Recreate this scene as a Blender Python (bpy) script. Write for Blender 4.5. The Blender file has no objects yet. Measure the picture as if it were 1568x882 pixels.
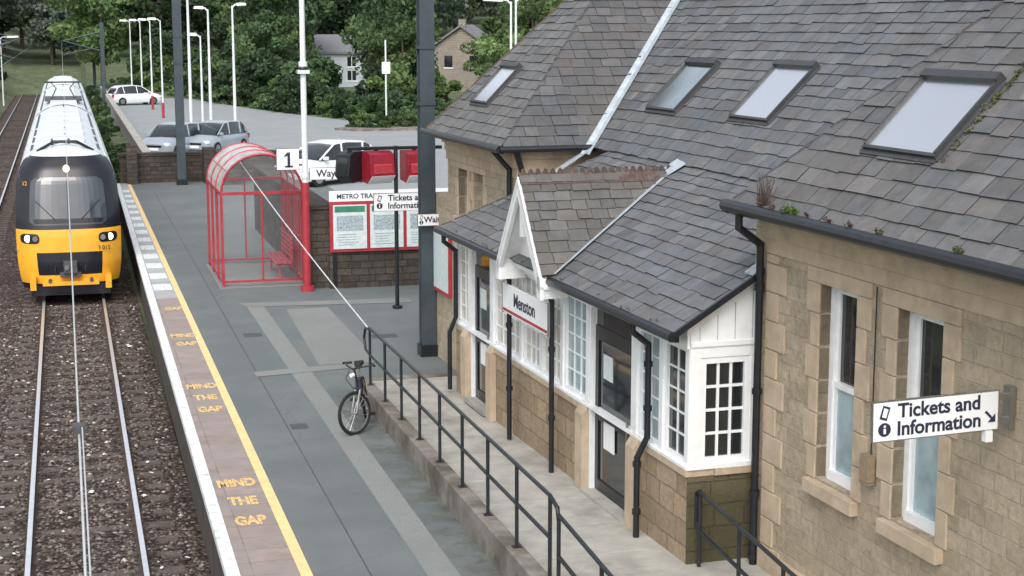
import bpy, bmesh, math, random
import numpy as np
from mathutils import Vector, Matrix
random.seed(7); np.random.seed(7)
scene=bpy.context.scene
scene.view_settings.view_transform='Standard'
scene.view_settings.look='None'
scene.view_settings.exposure=0

# ------------------------------------------------------------------ materials
def nodes_of(name):
    m=bpy.data.materials.new(name); m.use_nodes=True
    nt=m.node_tree; b=nt.nodes['Principled BSDF']
    return m,nt,b
def N(nt,t,**kw):
    n=nt.nodes.new(t)
    for k,v in kw.items():
        if k in n.inputs: n.inputs[k].default_value=v
        else: setattr(n,k,v)
    return n
def c4(c): return (c[0],c[1],c[2],1)
def sc(c,k): return tuple(min(1,x*k) for x in c)
def mix(nt,fac,a,b,mode='MIX'):
    n=nt.nodes.new('ShaderNodeMix'); n.data_type='RGBA'; n.blend_type=mode
    def put(s,v):
        if isinstance(v,(int,float)): s.default_value=v
        elif isinstance(v,tuple): s.default_value=c4(v)
        else: nt.links.new(v,s)
    put(n.inputs[0],fac); put(n.inputs[6],a); put(n.inputs[7],b)
    return n.outputs[2]
def ramp(nt,src,p0,p1,a=0.0,b=1.0):
    n=nt.nodes.new('ShaderNodeMapRange'); n.inputs[1].default_value=p0; n.inputs[2].default_value=p1
    n.inputs[3].default_value=a; n.inputs[4].default_value=b; nt.links.new(src,n.inputs[0]); return n.outputs[0]
def noise(nt,vec,scale,detail=4,rough=.6):
    n=N(nt,'ShaderNodeTexNoise',Scale=scale,Detail=detail,Roughness=rough)
    if vec is not None: nt.links.new(vec,n.inputs['Vector'])
    return n.outputs['Fac']
def simple(name,col,rough=.6,var=.18,scale=6,metal=0,bump=.0,bscale=60,dirt=None,dscale=1.5,dlo=.5,dhi=.7,spec=.5,emit=0):
    m,nt,b=nodes_of(name)
    tc=N(nt,'ShaderNodeTexCoord').outputs['Object']
    f=ramp(nt,noise(nt,tc,scale),.3,.7)
    c=mix(nt,f,sc(col,1-var),sc(col,1+var))
    if dirt is not None:
        f2=ramp(nt,noise(nt,tc,dscale,6,.65),dlo,dhi)
        c=mix(nt,f2,c,dirt)
    nt.links.new(c,b.inputs['Base Color'])
    b.inputs['Roughness'].default_value=rough; b.inputs['Metallic'].default_value=metal
    b.inputs['Specular IOR Level'].default_value=spec
    if bump>0:
        bn=N(nt,'ShaderNodeBump',Strength=bump,Distance=.02)
        nt.links.new(noise(nt,tc,bscale,3),bn.inputs['Height']); nt.links.new(bn.outputs[0],b.inputs['Normal'])
    if emit>0:
        b.inputs['Emission Color'].default_value=c4(col); b.inputs['Emission Strength'].default_value=emit
    return m
def stone(name,c1,c2,mortar,bw=.42,bh=.2,soot=(.10,.085,.065),slo=.52,shi=.75,samt=.7,moss=None,mz=1.2,ms=.009):
    m,nt,b=nodes_of(name)
    tc=N(nt,'ShaderNodeTexCoord').outputs['Object']
    sp=N(nt,'ShaderNodeSeparateXYZ'); nt.links.new(tc,sp.inputs[0])
    ad=N(nt,'ShaderNodeMath',operation='ADD'); nt.links.new(sp.outputs[0],ad.inputs[0]); nt.links.new(sp.outputs[1],ad.inputs[1])
    cb=N(nt,'ShaderNodeCombineXYZ'); nt.links.new(ad.outputs[0],cb.inputs[0]); nt.links.new(sp.outputs[2],cb.inputs[1])
    nz=N(nt,'ShaderNodeTexNoise',Scale=3.0,Detail=3.0); nt.links.new(tc,nz.inputs['Vector'])
    wob=N(nt,'ShaderNodeVectorMath',operation='SCALE'); wob.inputs['Scale'].default_value=.045
    nt.links.new(nz.outputs['Color'],wob.inputs[0])
    va=N(nt,'ShaderNodeVectorMath',operation='ADD'); nt.links.new(cb.outputs[0],va.inputs[0]); nt.links.new(wob.outputs[0],va.inputs[1])
    br=N(nt,'ShaderNodeTexBrick'); br.offset=.43; br.squash=.7; br.squash_frequency=3
    br.inputs['Scale'].default_value=1; br.inputs['Mortar Size'].default_value=ms; br.inputs['Mortar Smooth'].default_value=.4
    br.inputs['Bias'].default_value=0; br.inputs['Brick Width'].default_value=bw; br.inputs['Row Height'].default_value=bh
    br.inputs['Color1'].default_value=c4(c1); br.inputs['Color2'].default_value=c4(c2); br.inputs['Mortar'].default_value=c4(mortar)
    nt.links.new(va.outputs[0],br.inputs['Vector'])
    f=ramp(nt,noise(nt,tc,14,5,.7),.3,.7,.76,1.2)
    mm=N(nt,'ShaderNodeVectorMath',operation='SCALE'); nt.links.new(br.outputs['Color'],mm.inputs[0]); nt.links.new(f,mm.inputs['Scale'])
    f2=ramp(nt,noise(nt,tc,1.1,7,.7),slo,shi,0,samt)
    c=mix(nt,f2,mm.outputs[0],soot)
    f4=ramp(nt,noise(nt,tc,.55,4,.6),.45,.7,0,.35); c=mix(nt,f4,c,sc(c1,1.1))
    f5=ramp(nt,noise(nt,tc,3.3,5,.7),.56,.72,0,.45); c=mix(nt,f5,c,sc(c2,.62))
    if moss is not None:
        f3=ramp(nt,sp.outputs[2],mz-.5,mz,.85,0)
        c=mix(nt,f3,c,moss)
    nt.links.new(c,b.inputs['Base Color']); b.inputs['Roughness'].default_value=.9; b.inputs['Specular IOR Level'].default_value=.2
    h=N(nt,'ShaderNodeMath',operation='MULTIPLY_ADD'); nt.links.new(br.outputs['Fac'],h.inputs[0]); h.inputs[1].default_value=-1.2
    nt.links.new(noise(nt,tc,16,6,.75),h.inputs[2])
    bn=N(nt,'ShaderNodeBump',Strength=.8,Distance=.035); nt.links.new(h.outputs[0],bn.inputs['Height']); nt.links.new(bn.outputs[0],b.inputs['Normal'])
    return m
def attr_mat(name,rough=.7,trans=False,nvar=.25,nscale=9,bump=.25,spec=.4,dirt=None,objrand=False):
    m,nt,b=nodes_of(name)
    a=N(nt,'ShaderNodeAttribute',attribute_name='col').outputs['Color']
    tc=N(nt,'ShaderNodeTexCoord').outputs['Object']
    f=ramp(nt,noise(nt,tc,nscale,5,.65),.3,.7,1-nvar,1+nvar)
    mm=N(nt,'ShaderNodeVectorMath',operation='SCALE'); nt.links.new(a,mm.inputs[0]); nt.links.new(f,mm.inputs['Scale'])
    c=mm.outputs[0]
    if objrand:
        oi=N(nt,'ShaderNodeObjectInfo'); r=ramp(nt,oi.outputs['Random'],0,1,.6,1.45)
        m2=N(nt,'ShaderNodeVectorMath',operation='SCALE'); nt.links.new(c,m2.inputs[0]); nt.links.new(r,m2.inputs['Scale']); c=m2.outputs[0]
    if dirt: 
        f2=ramp(nt,noise(nt,tc,.9,6,.7),.5,.72,0,.6); c=mix(nt,f2,c,dirt)
        f3=ramp(nt,noise(nt,tc,26,3,.7),.66,.72,0,.5); c=mix(nt,f3,c,(.25,.26,.25))
        f6=ramp(nt,noise(nt,tc,2.6,6,.75),.6,.72,0,.5); c=mix(nt,f6,c,(.06,.06,.058))
    nt.links.new(c,b.inputs['Base Color']); b.inputs['Roughness'].default_value=rough; b.inputs['Specular IOR Level'].default_value=spec
    if bump>0:
        bn=N(nt,'ShaderNodeBump',Strength=bump,Distance=.01); nt.links.new(noise(nt,tc,50,3),bn.inputs['Height']); nt.links.new(bn.outputs[0],b.inputs['Normal'])
    if trans:
        out=nt.nodes['Material Output']; t=N(nt,'ShaderNodeBsdfTranslucent'); nt.links.new(c,t.inputs[0])
        ms=N(nt,'ShaderNodeMixShader'); ms.inputs[0].default_value=.3
        nt.links.new(b.outputs[0],ms.inputs[1]); nt.links.new(t.outputs[0],ms.inputs[2]); nt.links.new(ms.outputs[0],out.inputs[0])
    return m
def glassy(name,alpha,tint,rough=.05):
    m,nt,b=nodes_of(name)
    b.inputs['Base Color'].default_value=c4(tint); b.inputs['Roughness'].default_value=rough
    tc=N(nt,'ShaderNodeTexCoord').outputs['Object']
    f=ramp(nt,noise(nt,tc,2.5,5,.7),.3,.75,alpha*.7,min(1,alpha*1.5))
    tr=N(nt,'ShaderNodeBsdfTransparent'); ms=N(nt,'ShaderNodeMixShader')
    nt.links.new(f,ms.inputs[0]); nt.links.new(tr.outputs[0],ms.inputs[1]); nt.links.new(b.outputs[0],ms.inputs[2])
    nt.links.new(ms.outputs[0],nt.nodes['Material Output'].inputs[0])
    return m
def ballast_mat():
    m,nt,b=nodes_of('ballast')
    tc=N(nt,'ShaderNodeTexCoord').outputs['Object']
    v=N(nt,'ShaderNodeTexVoronoi',Scale=15.0); nt.links.new(tc,v.inputs['Vector'])
    sp=N(nt,'ShaderNodeSeparateColor'); nt.links.new(v.outputs['Color'],sp.inputs[0])
    c=mix(nt,sp.outputs[0],(.04,.03,.025),(.21,.165,.14))
    bright=ramp(nt,sp.outputs[1],.95,.965); c=mix(nt,bright,c,(.5,.48,.46))
    big=ramp(nt,noise(nt,tc,.8,5,.6),.4,.7,0,.65); c=mix(nt,big,c,(.06,.038,.03))
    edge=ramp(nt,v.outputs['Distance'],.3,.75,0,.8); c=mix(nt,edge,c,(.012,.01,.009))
    nt.links.new(c,b.inputs['Base Color']); b.inputs['Roughness'].default_value=.95; b.inputs['Specular IOR Level'].default_value=.15
    bn=N(nt,'ShaderNodeBump',Strength=1.0,Distance=.05); bn.invert=True
    nt.links.new(v.outputs['Distance'],bn.inputs['Height']); nt.links.new(bn.outputs[0],b.inputs['Normal'])
    return m
def paver_mat(name,c1,c2,mortar,w=.45,h=.45,worn=None,off=0):
    m,nt,b=nodes_of(name)
    tc=N(nt,'ShaderNodeTexCoord').outputs['Object']
    br=N(nt,'ShaderNodeTexBrick'); br.offset=off
    br.inputs['Scale'].default_value=1; br.inputs['Mortar Size'].default_value=.008; br.inputs['Brick Width'].default_value=w; br.inputs['Row Height'].default_value=h
    br.inputs['Color1'].default_value=c4(c1); br.inputs['Color2'].default_value=c4(c2); br.inputs['Mortar'].default_value=c4(mortar)
    nt.links.new(tc,br.inputs['Vector'])
    f=ramp(nt,noise(nt,tc,3,6,.7),.3,.7,.78,1.18)
    mm=N(nt,'ShaderNodeVectorMath',operation='SCALE'); nt.links.new(br.outputs['Color'],mm.inputs[0]); nt.links.new(f,mm.inputs['Scale'])
    c=mm.outputs[0]
    if worn: c=mix(nt,ramp(nt,noise(nt,tc,1.2,6,.7),.42,.62,0,.8),c,worn)
    nt.links.new(c,b.inputs['Base Color']); b.inputs['Roughness'].default_value=.8
    return m
def tarmac_mat(name,col,patch,moss=None,crack=.25):
    m,nt,b=nodes_of(name)
    tc=N(nt,'ShaderNodeTexCoord').outputs['Object']
    f=ramp(nt,noise(nt,tc,90,2),.35,.65,.75,1.25)
    mm=N(nt,'ShaderNodeVectorMath',operation='SCALE'); mm.inputs[0].default_value=col; nt.links.new(f,mm.inputs['Scale'])
    c=mix(nt,ramp(nt,noise(nt,tc,.5,6,.65),.42,.62,0,.8),mm.outputs[0],patch)
    c=mix(nt,ramp(nt,noise(nt,tc,4,6,.8),.58,.72,0,.4),c,sc(col,.6))
    v=N(nt,'ShaderNodeTexVoronoi',Scale=.3); v.feature='DISTANCE_TO_EDGE'
    nz=N(nt,'ShaderNodeTexNoise',Scale=2.0,Detail=5.0); nt.links.new(tc,nz.inputs['Vector'])
    s=N(nt,'ShaderNodeVectorMath',operation='SCALE'); s.inputs['Scale'].default_value=.6; nt.links.new(nz.outputs['Color'],s.inputs[0])
    a=N(nt,'ShaderNodeVectorMath',operation='ADD'); nt.links.new(tc,a.inputs[0]); nt.links.new(s.outputs[0],a.inputs[1]); nt.links.new(a.outputs[0],v.inputs['Vector'])
    c=mix(nt,ramp(nt,v.outputs['Distance'],.001,.006,crack,0),c,sc(col,.5))
    v2=N(nt,'ShaderNodeTexVoronoi',Scale=3.2); nt.links.new(tc,v2.inputs['Vector'])
    c=mix(nt,ramp(nt,v2.outputs['Distance'],.04,.08,.4,0),c,sc(col,1.6))
    if moss:
        sp=N(nt,'ShaderNodeSeparateXYZ'); nt.links.new(tc,sp.inputs[0])
        g=ramp(nt,sp.outputs[0],3.7,4.45); gg=N(nt,'ShaderNodeMath',operation='MULTIPLY'); nt.links.new(g,gg.inputs[0])
        nt.links.new(ramp(nt,noise(nt,tc,2.2,6,.75),.40,.60,0,.85),gg.inputs[1])
        yy=ramp(nt,sp.outputs[1],25.5,26.5,1,0); g3=N(nt,'ShaderNodeMath',operation='MULTIPLY'); nt.links.new(gg.outputs[0],g3.inputs[0]); nt.links.new(yy,g3.inputs[1])
        c=mix(nt,g3.outputs[0],c,moss)
    nt.links.new(c,b.inputs['Base Color']); b.inputs['Roughness'].default_value=.8; b.inputs['Specular IOR Level'].default_value=.35
    bn=N(nt,'ShaderNodeBump',Strength=.25,Distance=.01); nt.links.new(noise(nt,tc,120,2),bn.inputs['Height']); nt.links.new(bn.outputs[0],b.inputs['Normal'])
    return m
def worn_paint(name,col,lo=.35,hi=.6):
    m,nt,b=nodes_of(name)
    tc=N(nt,'ShaderNodeTexCoord').outputs['Object']
    b.inputs['Base Color'].default_value=c4(col); b.inputs['Roughness'].default_value=.7
    f=ramp(nt,noise(nt,tc,11,6,.8),lo,hi,0,1)
    tr=N(nt,'ShaderNodeBsdfTransparent'); ms=N(nt,'ShaderNodeMixShader')
    nt.links.new(f,ms.inputs[0]); nt.links.new(tr.outputs[0],ms.inputs[1]); nt.links.new(b.outputs[0],ms.inputs[2])
    nt.links.new(ms.outputs[0],nt.nodes['Material Output'].inputs[0]); return m

M={}
M['stone']=stone('sandstone',(.47,.395,.29),(.36,.30,.215),(.44,.385,.30),.34,.165,slo=.56,shi=.85,samt=.5)
M['stonesm']=simple('dressed_stone',(.47,.375,.27),.85,.14,5,bump=.3,bscale=30,dirt=(.27,.21,.15),dscale=2,dlo=.5,dhi=.85)
M['stonepl']=stone('plinth_stone',(.42,.32,.215),(.30,.23,.155),(.24,.19,.135),.55,.27,slo=.45,shi=.75,samt=.6)
M['stonemoss']=stone('mossy_stone',(.25,.20,.12),(.17,.14,.09),(.09,.08,.05),.5,.25,slo=.4,shi=.65,moss=(.07,.065,.038),mz=1.5)
M['stonedark']=stone('dark_wall_stone',(.12,.10,.085),(.065,.055,.05),(.035,.03,.028),.4,.16,slo=.4,shi=.6,soot=(.04,.035,.03))
M['slate']=attr_mat('slate',.55,False,.2,6,.3,.45,dirt=(.115,.10,.085))
M['stonechip']=attr_mat('ballast_stone',.9,False,.2,6,.0,.2)
M['underlay']=simple('slate_underlay',(.06,.06,.065),.8)
M['lead']=simple('lead_flashing',(.38,.43,.47),.55,.2,8,bump=.1)
M['ridge']=simple('ridge_tile',(.085,.055,.048),.8,.3,12,bump=.3,dirt=(.15,.14,.11),dscale=9)
M['black']=simple('black_paint',(.012,.014,.018),.35,.3,8)
M['rail_black']=simple('railing_paint',(.014,.018,.022),.4,.3,8)
M['white']=simple('white_paint',(.80,.82,.83),.45,.05,9,dirt=(.55,.55,.5),dscale=3,dlo=.55,dhi=.85)
M['signwhite']=simple('sign_white',(.82,.84,.85),.35,.03,3)
M['signblue']=simple('sign_navy',(.02,.025,.05),.4)
M['gl_dark']=simple('window_glass',(.018,.022,.025),.06,.3,2,spec=.8)
M['gl_mid']=simple('window_glass_curtain',(.30,.40,.43),.12,.25,3,spec=.7)
M['gl_cream']=simple('window_glass_reflection',(.50,.49,.45),.15,.25,4,spec=.7)  # cream stands for bright surroundings reflected in the panes, painted as base colour
M['skyglass']=simple('skylight_glass',(.99,.99,1.0),.25,.01,2,metal=1)
M['skyglass2']=simple('skylight_glass_open',(.62,.70,.70),.15,.1,2,metal=1)
M['skyframe']=simple('skylight_frame',(.045,.047,.05),.5)
M['red']=simple('red_paint',(.38,.035,.05),.4,.2,6)
M['redbox']=simple('red_display_case',(.26,.015,.03),.35,.2,6)
M['tarmac']=tarmac_mat('platform_tarmac',(.125,.145,.147),(.165,.18,.178),moss=(.07,.07,.048))
M['carpark']=tarmac_mat('car_park_tarmac',(.26,.28,.29),(.30,.315,.32),crack=0)
M['patch']=tarmac_mat('trench_patch',(.225,.235,.225),(.195,.205,.195),crack=0)
M['conc']=simple('walkway_concrete',(.37,.36,.325),.85,.18,3,bump=.2,bscale=50,dirt=(.21,.20,.17),dscale=1.4,dlo=.5,dhi=.75)
M['kerb']=simple('kerb_concrete',(.22,.20,.175),.9,.25,5,bump=.4,bscale=40,dirt=(.09,.08,.06),dscale=1.6,dlo=.42,dhi=.65)
M['parap']=simple('parapet_concrete',(.25,.25,.25),.9,.2,2)
M['pav1']=paver_mat('tactile_pavers',(.315,.25,.225),(.265,.215,.195),(.17,.14,.125),.6,.45,worn=(.275,.25,.23))
M['pav2']=paver_mat('pavers_pale',(.42,.45,.45),(.34,.35,.35),(.24,.23,.22),.9,.8,worn=(.35,.35,.34))
M['wline']=simple('white_line',(.74,.77,.78),.6,.1,8,dirt=(.42,.42,.40),dscale=5,dlo=.52,dhi=.7)
M['yline']=simple('yellow_line',(.84,.60,.27),.6,.1,6,dirt=(.62,.48,.28),dscale=4,dlo=.5,dhi=.75)
M['ytext']=worn_paint('worn_yellow_lettering',(.74,.52,.22),.34,.52)
M['wtext']=worn_paint('worn_white_block',(.72,.77,.78),.26,.5)
M['ballast']=ballast_mat()
M['sleeper']=simple('sleeper',(.10,.08,.068),.95,.35,8,bump=.4)
M['railtop']=simple('rail_steel_top',(.86,.88,.90),.35,.08,8,metal=.8)
M['railside']=simple('rail_rust',(.07,.05,.04),.85,.3,9)
M['face']=simple('platform_face',(.06,.052,.045),.95,.4,3,bump=.4,bscale=15)
M['grass']=simple('rough_grass',(.085,.115,.055),.95,.35,1.5,bump=.6,bscale=8,dirt=(.17,.165,.11),dscale=.6)
M['steel']=simple('mast_steel',(.04,.058,.07),.5,.2,4,dirt=(.06,.075,.082))
M['galv']=simple('white_post',(.70,.74,.74),.45,.06,4)
M['leaf']=attr_mat('foliage',.6,True,.25,1.5,0,.25,objrand=True)
M['bark']=simple('bark',(.09,.07,.05),.95,.3,6,bump=.5)
M['yellow']=simple('train_yellow',(.82,.40,.03),.35,.06,3,dirt=(.55,.29,.06),dscale=2,dlo=.55,dhi=.85)
M['tblack']=simple('train_black',(.013,.013,.019),.25,.2,3)
M['tglass']=simple('train_windscreen',(.03,.038,.05),.06,.4,1.2,spec=.9)
M['tsilver']=simple('train_roof_silver',(.70,.75,.77),.4,.10,1.2,metal=.15,dirt=(.42,.46,.48),dscale=1.2,dlo=.52,dhi=.8)
M['tred']=simple('train_red_side',(.25,.02,.03),.3)
M['tgrey']=simple('underframe_grey',(.07,.07,.075),.6)
M['lampw']=simple('headlight_glow',(1,.95,.82),.3,0,1,emit=6)
M['lampy']=simple('marker_glow',(1,.78,.5),.3,0,1,emit=3)
M['rubber']=simple('rubber',(.012,.012,.012),.8)
M['chrome']=simple('chrome',(.5,.5,.5),.3,.1,metal=1)
M['wire']=simple('contact_wire',(.62,.65,.66),.4,.1,metal=.3)
M['cable']=simple('grey_cable',(.62,.65,.67),.5)
M['shglass']=glassy('shelter_glass',.07,(.6,.64,.66))
M['shroof']=glassy('shelter_roof_plastic',.55,(.78,.82,.82),.3)
M['poster']=simple('poster_paper',(.62,.70,.70),.4,.12,14)
M['green']=simple('poster_green',(.05,.22,.14),.4)
M['postdark']=simple('poster_print',(.34,.42,.45),.5,.5,30)
M['carwhite']=simple('car_paint_white',(.74,.77,.79),.25,.03,2)
M['carsilver']=simple('car_paint_silver',(.42,.48,.53),.28,.05,2,metal=.4)
M['house']=stone('house_stone',(.34,.30,.25),(.28,.25,.21),(.24,.21,.18),soot=(.14,.13,.12))
M['render']=simple('house_render',(.46,.49,.52),.8)
M['rooft']=simple('house_roof',(.17,.175,.185),.8)
M['iron']=simple('cast_iron',(.07,.072,.072),.7,.3,10,bump=.3)

# ------------------------------------------------------------------ mesh builder
class MB:
    def __init__(s): s.v=[];s.f=[];s.m=[];s.c=[];s.mats=[];s.hascol=False
    def mi(s,k):
        if k not in s.mats: s.mats.append(k)
        return s.mats.index(k)
    def face(s,idx,k,col=None):
        s.f.append(idx); s.m.append(s.mi(k)); s.c.append(col or (1,1,1))
        if col: s.hascol=True
    def poly(s,pts,k,col=None):
        b=len(s.v); s.v+= [tuple(p) for p in pts]; s.face(tuple(range(b,b+len(pts))),k,col)
    def hexa(s,p,k,col=None):
        b=len(s.v); s.v+=[tuple(q) for q in p]
        for q in ((0,3,2,1),(4,5,6,7),(0,1,5,4),(1,2,6,5),(2,3,7,6),(3,0,4,7)):
            s.face(tuple(b+i for i in q),k,col)
    def box(s,x0,x1,y0,y1,z0,z1,k,col=None):
        s.hexa([(x0,y0,z0),(x1,y0,z0),(x1,y1,z0),(x0,y1,z0),(x0,y0,z1),(x1,y0,z1),(x1,y1,z1),(x0,y1,z1)],k,col)
    def ob(s,O,A,Nn,a0,a1,n0,n1,z0,z1,k,U=(0,0,1)):
        O=Vector(O);A=Vector(A);Nn=Vector(Nn);U=Vector(U)
        P=lambda a,n,z: O+A*a+Nn*n+U*z
        s.hexa([P(a0,n0,z0),P(a1,n0,z0),P(a1,n1,z0),P(a0,n1,z0),P(a0,n0,z1),P(a1,n0,z1),P(a1,n1,z1),P(a0,n1,z1)],k)
    def tube(s,p,q,r,k,n=8,r2=None):
        p=Vector(p);q=Vector(q);d=(q-p)
        if d.length<1e-6: return
        d.normalize(); t=Vector((0,0,1)) if abs(d.z)<.9 else Vector((1,0,0))
        a=d.cross(t).normalized(); b=d.cross(a); r2=r if r2 is None else r2
        i0=len(s.v)
        for P,R in((p,r),(q,r2)):
            for i in range(n):
                th=2*math.pi*i/n; s.v.append(tuple(P+a*R*math.cos(th)+b*R*math.sin(th)))
        for i in range(n):
            j=(i+1)%n; s.face((i0+i,i0+j,i0+n+j,i0+n+i),k)
        s.face(tuple(i0+i for i in range(n))[::-1],k); s.face(tuple(i0+n+i for i in range(n)),k)
    def path(s,pts,r,k,n=8):
        for a,b in zip(pts[:-1],pts[1:]):
            a=Vector(a);b=Vector(b);d=(b-a).normalized()*r*.4
            s.tube(a-d,b+d,r,k,n)
    def ring(s,C,ax,R,r,k,n=28,m=6):
        C=Vector(C);ax=Vector(ax).normalized();t=Vector((0,0,1)) if abs(ax.z)<.9 else Vector((1,0,0))
        a=ax.cross(t).normalized();b=ax.cross(a);i0=len(s.v)
        for i in range(n):
            th=2*math.pi*i/n; e=a*math.cos(th)+b*math.sin(th)
            for j in range(m):
                ph=2*math.pi*j/m; s.v.append(tuple(C+e*(R+r*math.cos(ph))+ax*r*math.sin(ph)))
        for i in range(n):
            for j in range(m):
                s.face((i0+i*m+j,i0+((i+1)%n)*m+j,i0+((i+1)%n)*m+(j+1)%m,i0+i*m+(j+1)%m),k)
    def prism(s,pts,D,k):
        pts=[Vector(p) for p in pts];D=Vector(D);n=len(pts);b=len(s.v)
        s.v+=[tuple(p) for p in pts]+[tuple(p+D) for p in pts]
        s.face(tuple(range(b,b+n))[::-1],k); s.face(tuple(range(b+n,b+2*n)),k)
        for i in range(n):
            j=(i+1)%n; s.face((b+i,b+j,b+n+j,b+n+i),k)
    def build(s,name,parent=None,smooth=True,bevel=0,clip=None,recalc=True):
        me=bpy.data.meshes.new(name); me.from_pydata(s.v,[],s.f)
        for k in s.mats: me.materials.append(M[k])
        me.polygons.foreach_set('material_index',s.m)
        if s.hascol:
            at=me.attributes.new('col','FLOAT_COLOR','CORNER'); arr=[]
            for p,c in zip(me.polygons,s.c): arr+=[c[0],c[1],c[2],1.0]*p.loop_total
            at.data.foreach_set('color',arr)
        if recalc or clip:
            bm=bmesh.new(); bm.from_mesh(me)
            if recalc: bmesh.ops.recalc_face_normals(bm,faces=bm.faces)
            for co,no in (clip or []):
                g=bm.verts[:]+bm.edges[:]+bm.faces[:]
                bmesh.ops.bisect_plane(bm,geom=g,plane_co=Vector(co),plane_no=Vector(no),clear_outer=True)
            bm.to_mesh(me); bm.free()
        if smooth:
            me.shade_smooth(); me.set_sharp_from_angle(angle=math.radians(35))
        o=bpy.data.objects.new(name,me); scene.collection.objects.link(o)
        if bevel:
            bv=o.modifiers.new('bevel','BEVEL'); bv.width=bevel; bv.segments=2; bv.limit_method='ANGLE'
        if parent: o.parent=parent
        return o
def empty(name,loc=(0,0,0),rz=0):
    e=bpy.data.objects.new(name,None); e.location=loc; e.rotation_euler=(0,0,rz); e.empty_display_size=.2
    scene.collection.objects.link(e); return e
def text(name,body,size,loc,rot,k,parent=None,align='CENTER',ext=.001,sx=1.0,bold=.012):
    cu=bpy.data.curves.new(name,'FONT'); cu.body=body; cu.size=size; cu.align_x=align; cu.align_y='CENTER'; cu.extrude=ext; cu.offset=bold*size
    o=bpy.data.objects.new('tmp_'+name,cu); scene.collection.objects.link(o)
    bpy.context.view_layer.update()
    dg=bpy.context.evaluated_depsgraph_get(); me=bpy.data.meshes.new_from_object(o.evaluated_get(dg))
    bpy.data.objects.remove(o); me.materials.clear(); me.materials.append(M[k])
    q=bpy.data.objects.new(name,me); q.location=loc; q.rotation_euler=rot; q.scale=(sx,1,1); scene.collection.objects.link(q)
    if parent: q.parent=parent
    return q

# ------------------------------------------------------------------ ground
def edge(Y): return 1.52+.006*(Y-17)
def yel(Y): return 2.36-.002*(Y-17)
xs=[-500,-300,-180,-120,-80,-55,-40,-30,-22,-16,-12,-9,-7,-5.6,-5,1.2,1.9,2.4,4,6,9,12,16,20,26,34,45,60,80,110,150,220,320,500]
ys=[-60,-20,0,20,40,60,80,100,115,130,145,160,175,190,210,240,280,330,400,500,700,1000]
def gz(x,y):
    if x<=1.95 and x>=-5.0: z=-1.2
    elif x<-5: z=-1.2+min(1.6,(-5-x)*.35)
    else: z=-.08
    if y>140:
        k=min(1,max(0,(abs(x+1.5)-4)/12)) if y<190 else 1
        z+=k*min(26,(y-140)*.05)
    if x>26: z+=min(6,(x-26)*.06) if y>60 else 0
    return z
mb=MB()
nx=len(xs)
for y in ys:
    for x in xs: mb.v.append((x,y,gz(x,y)))
for j in range(len(ys)-1):
    for i in range(nx-1): mb.face((j*nx+i,j*nx+i+1,(j+1)*nx+i+1,(j+1)*nx+i),'grass')
mb.build('ground',smooth=False)
mb=MB(); mb.box(-4.9,1.62,-10,188,-1.3,-1.10,'ballast')
mb.box(-.95,1.0,-10,188,-1.12,-1.076,'ballast'); mb.box(-4.3,-2.45,-10,188,-1.12,-1.076,'ballast')
mb.build('track_bed',smooth=False)
def track(cx):
    mb=MB()
    y=-8; r=random.Random(int(cx*10))
    while y<188:
        mb.box(cx-1.25,cx+1.25,y,y+.25,-1.16,-1.070+r.uniform(-.012,.003),'sleeper'); y+=.68
    for sx in(-.74,.74):
        x=cx+sx
        mb.box(x-.07,x+.07,-10,188,-1.09,-1.062,'railside')
        mb.box(x-.012,x+.012,-10,188,-1.07,-.985,'railside')
        mb.box(x-.037,x+.037,-10,188,-.99,-.953,'railside')
        mb.box(x-.034,x+.034,-10,188,-.954,-.948,'railtop')
    y=-7.88
    while y<70:
        for sx in(-.74,.74):
            for d in(-.1,.1): mb.box(cx+sx+d-.03,cx+sx+d+.03,y-.05,y+.05,-1.07,-1.035,'railside')
        y+=.68
    return mb.build('railway_track')
track(0.02); track(-3.38)
mb=MB(); r=random.Random(12)
for i in range(11000):
    y=16+26*r.random()**1.3; x=r.uniform(-1.8,1.5); s=r.uniform(.018,.042)
    if min(abs(x-.76),abs(x+.72))<.07: continue
    z=(-1.08 if abs(x)<.95 else -1.104)+s*.3
    k=r.choice([.04,.07,.10,.15,.20]) if r.random()>.025 else .5
    col=(k*1.05,k*.88,k*.77)
    p=[Vector((x,y,z))+Vector((r.uniform(-1,1),r.uniform(-1,1),r.uniform(-.3,.3)))*.3*s+Vector(d)*s for d in((1,0,0),(0,1,0),(-1,0,0),(0,-1,0),(0,0,.8))]
    for a,b in((0,1),(1,2),(2,3),(3,0)): mb.poly([p[a],p[b],p[4]],'stonechip',col)
mb.build('ballast_stones',recalc=False,smooth=False)
mb=MB()
Y0,Y1=-5,63.5
mb.hexa([(edge(Y0)+.06,Y0,-1.25),(20,Y0,-1.25),(20,Y1,-1.25),(edge(Y1)+.06,Y1,-1.25),(edge(Y0)+.06,Y0,-.004),(20,Y0,-.004),(20,Y1,-.004),(edge(Y1)+.06,Y1,-.004)],'face')
mb.poly([(2.3,Y0,0),(20,Y0,0),(20,Y1,0),(2.2,Y1,0)],'tarmac')
def strip(f0,f1,ya,yb,z,k):
    mb.poly([(f0(ya),ya,z),(f1(ya),ya,z),(f1(yb),yb,z),(f0(yb),yb,z)],k)
mb.hexa([(edge(Y0)-.02,Y0,-.09),(edge(Y0)+.13,Y0,-.09),(edge(Y1)+.13,Y1,-.09),(edge(Y1)-.02,Y1,-.09),(edge(Y0)-.02,Y0,.012),(edge(Y0)+.13,Y0,.012),(edge(Y1)+.13,Y1,.012),(edge(Y1)-.02,Y1,.012)],'wline')
strip(lambda y:edge(y)+.13,lambda y:yel(y)-.06,Y0,36,.004,'pav1')
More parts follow.
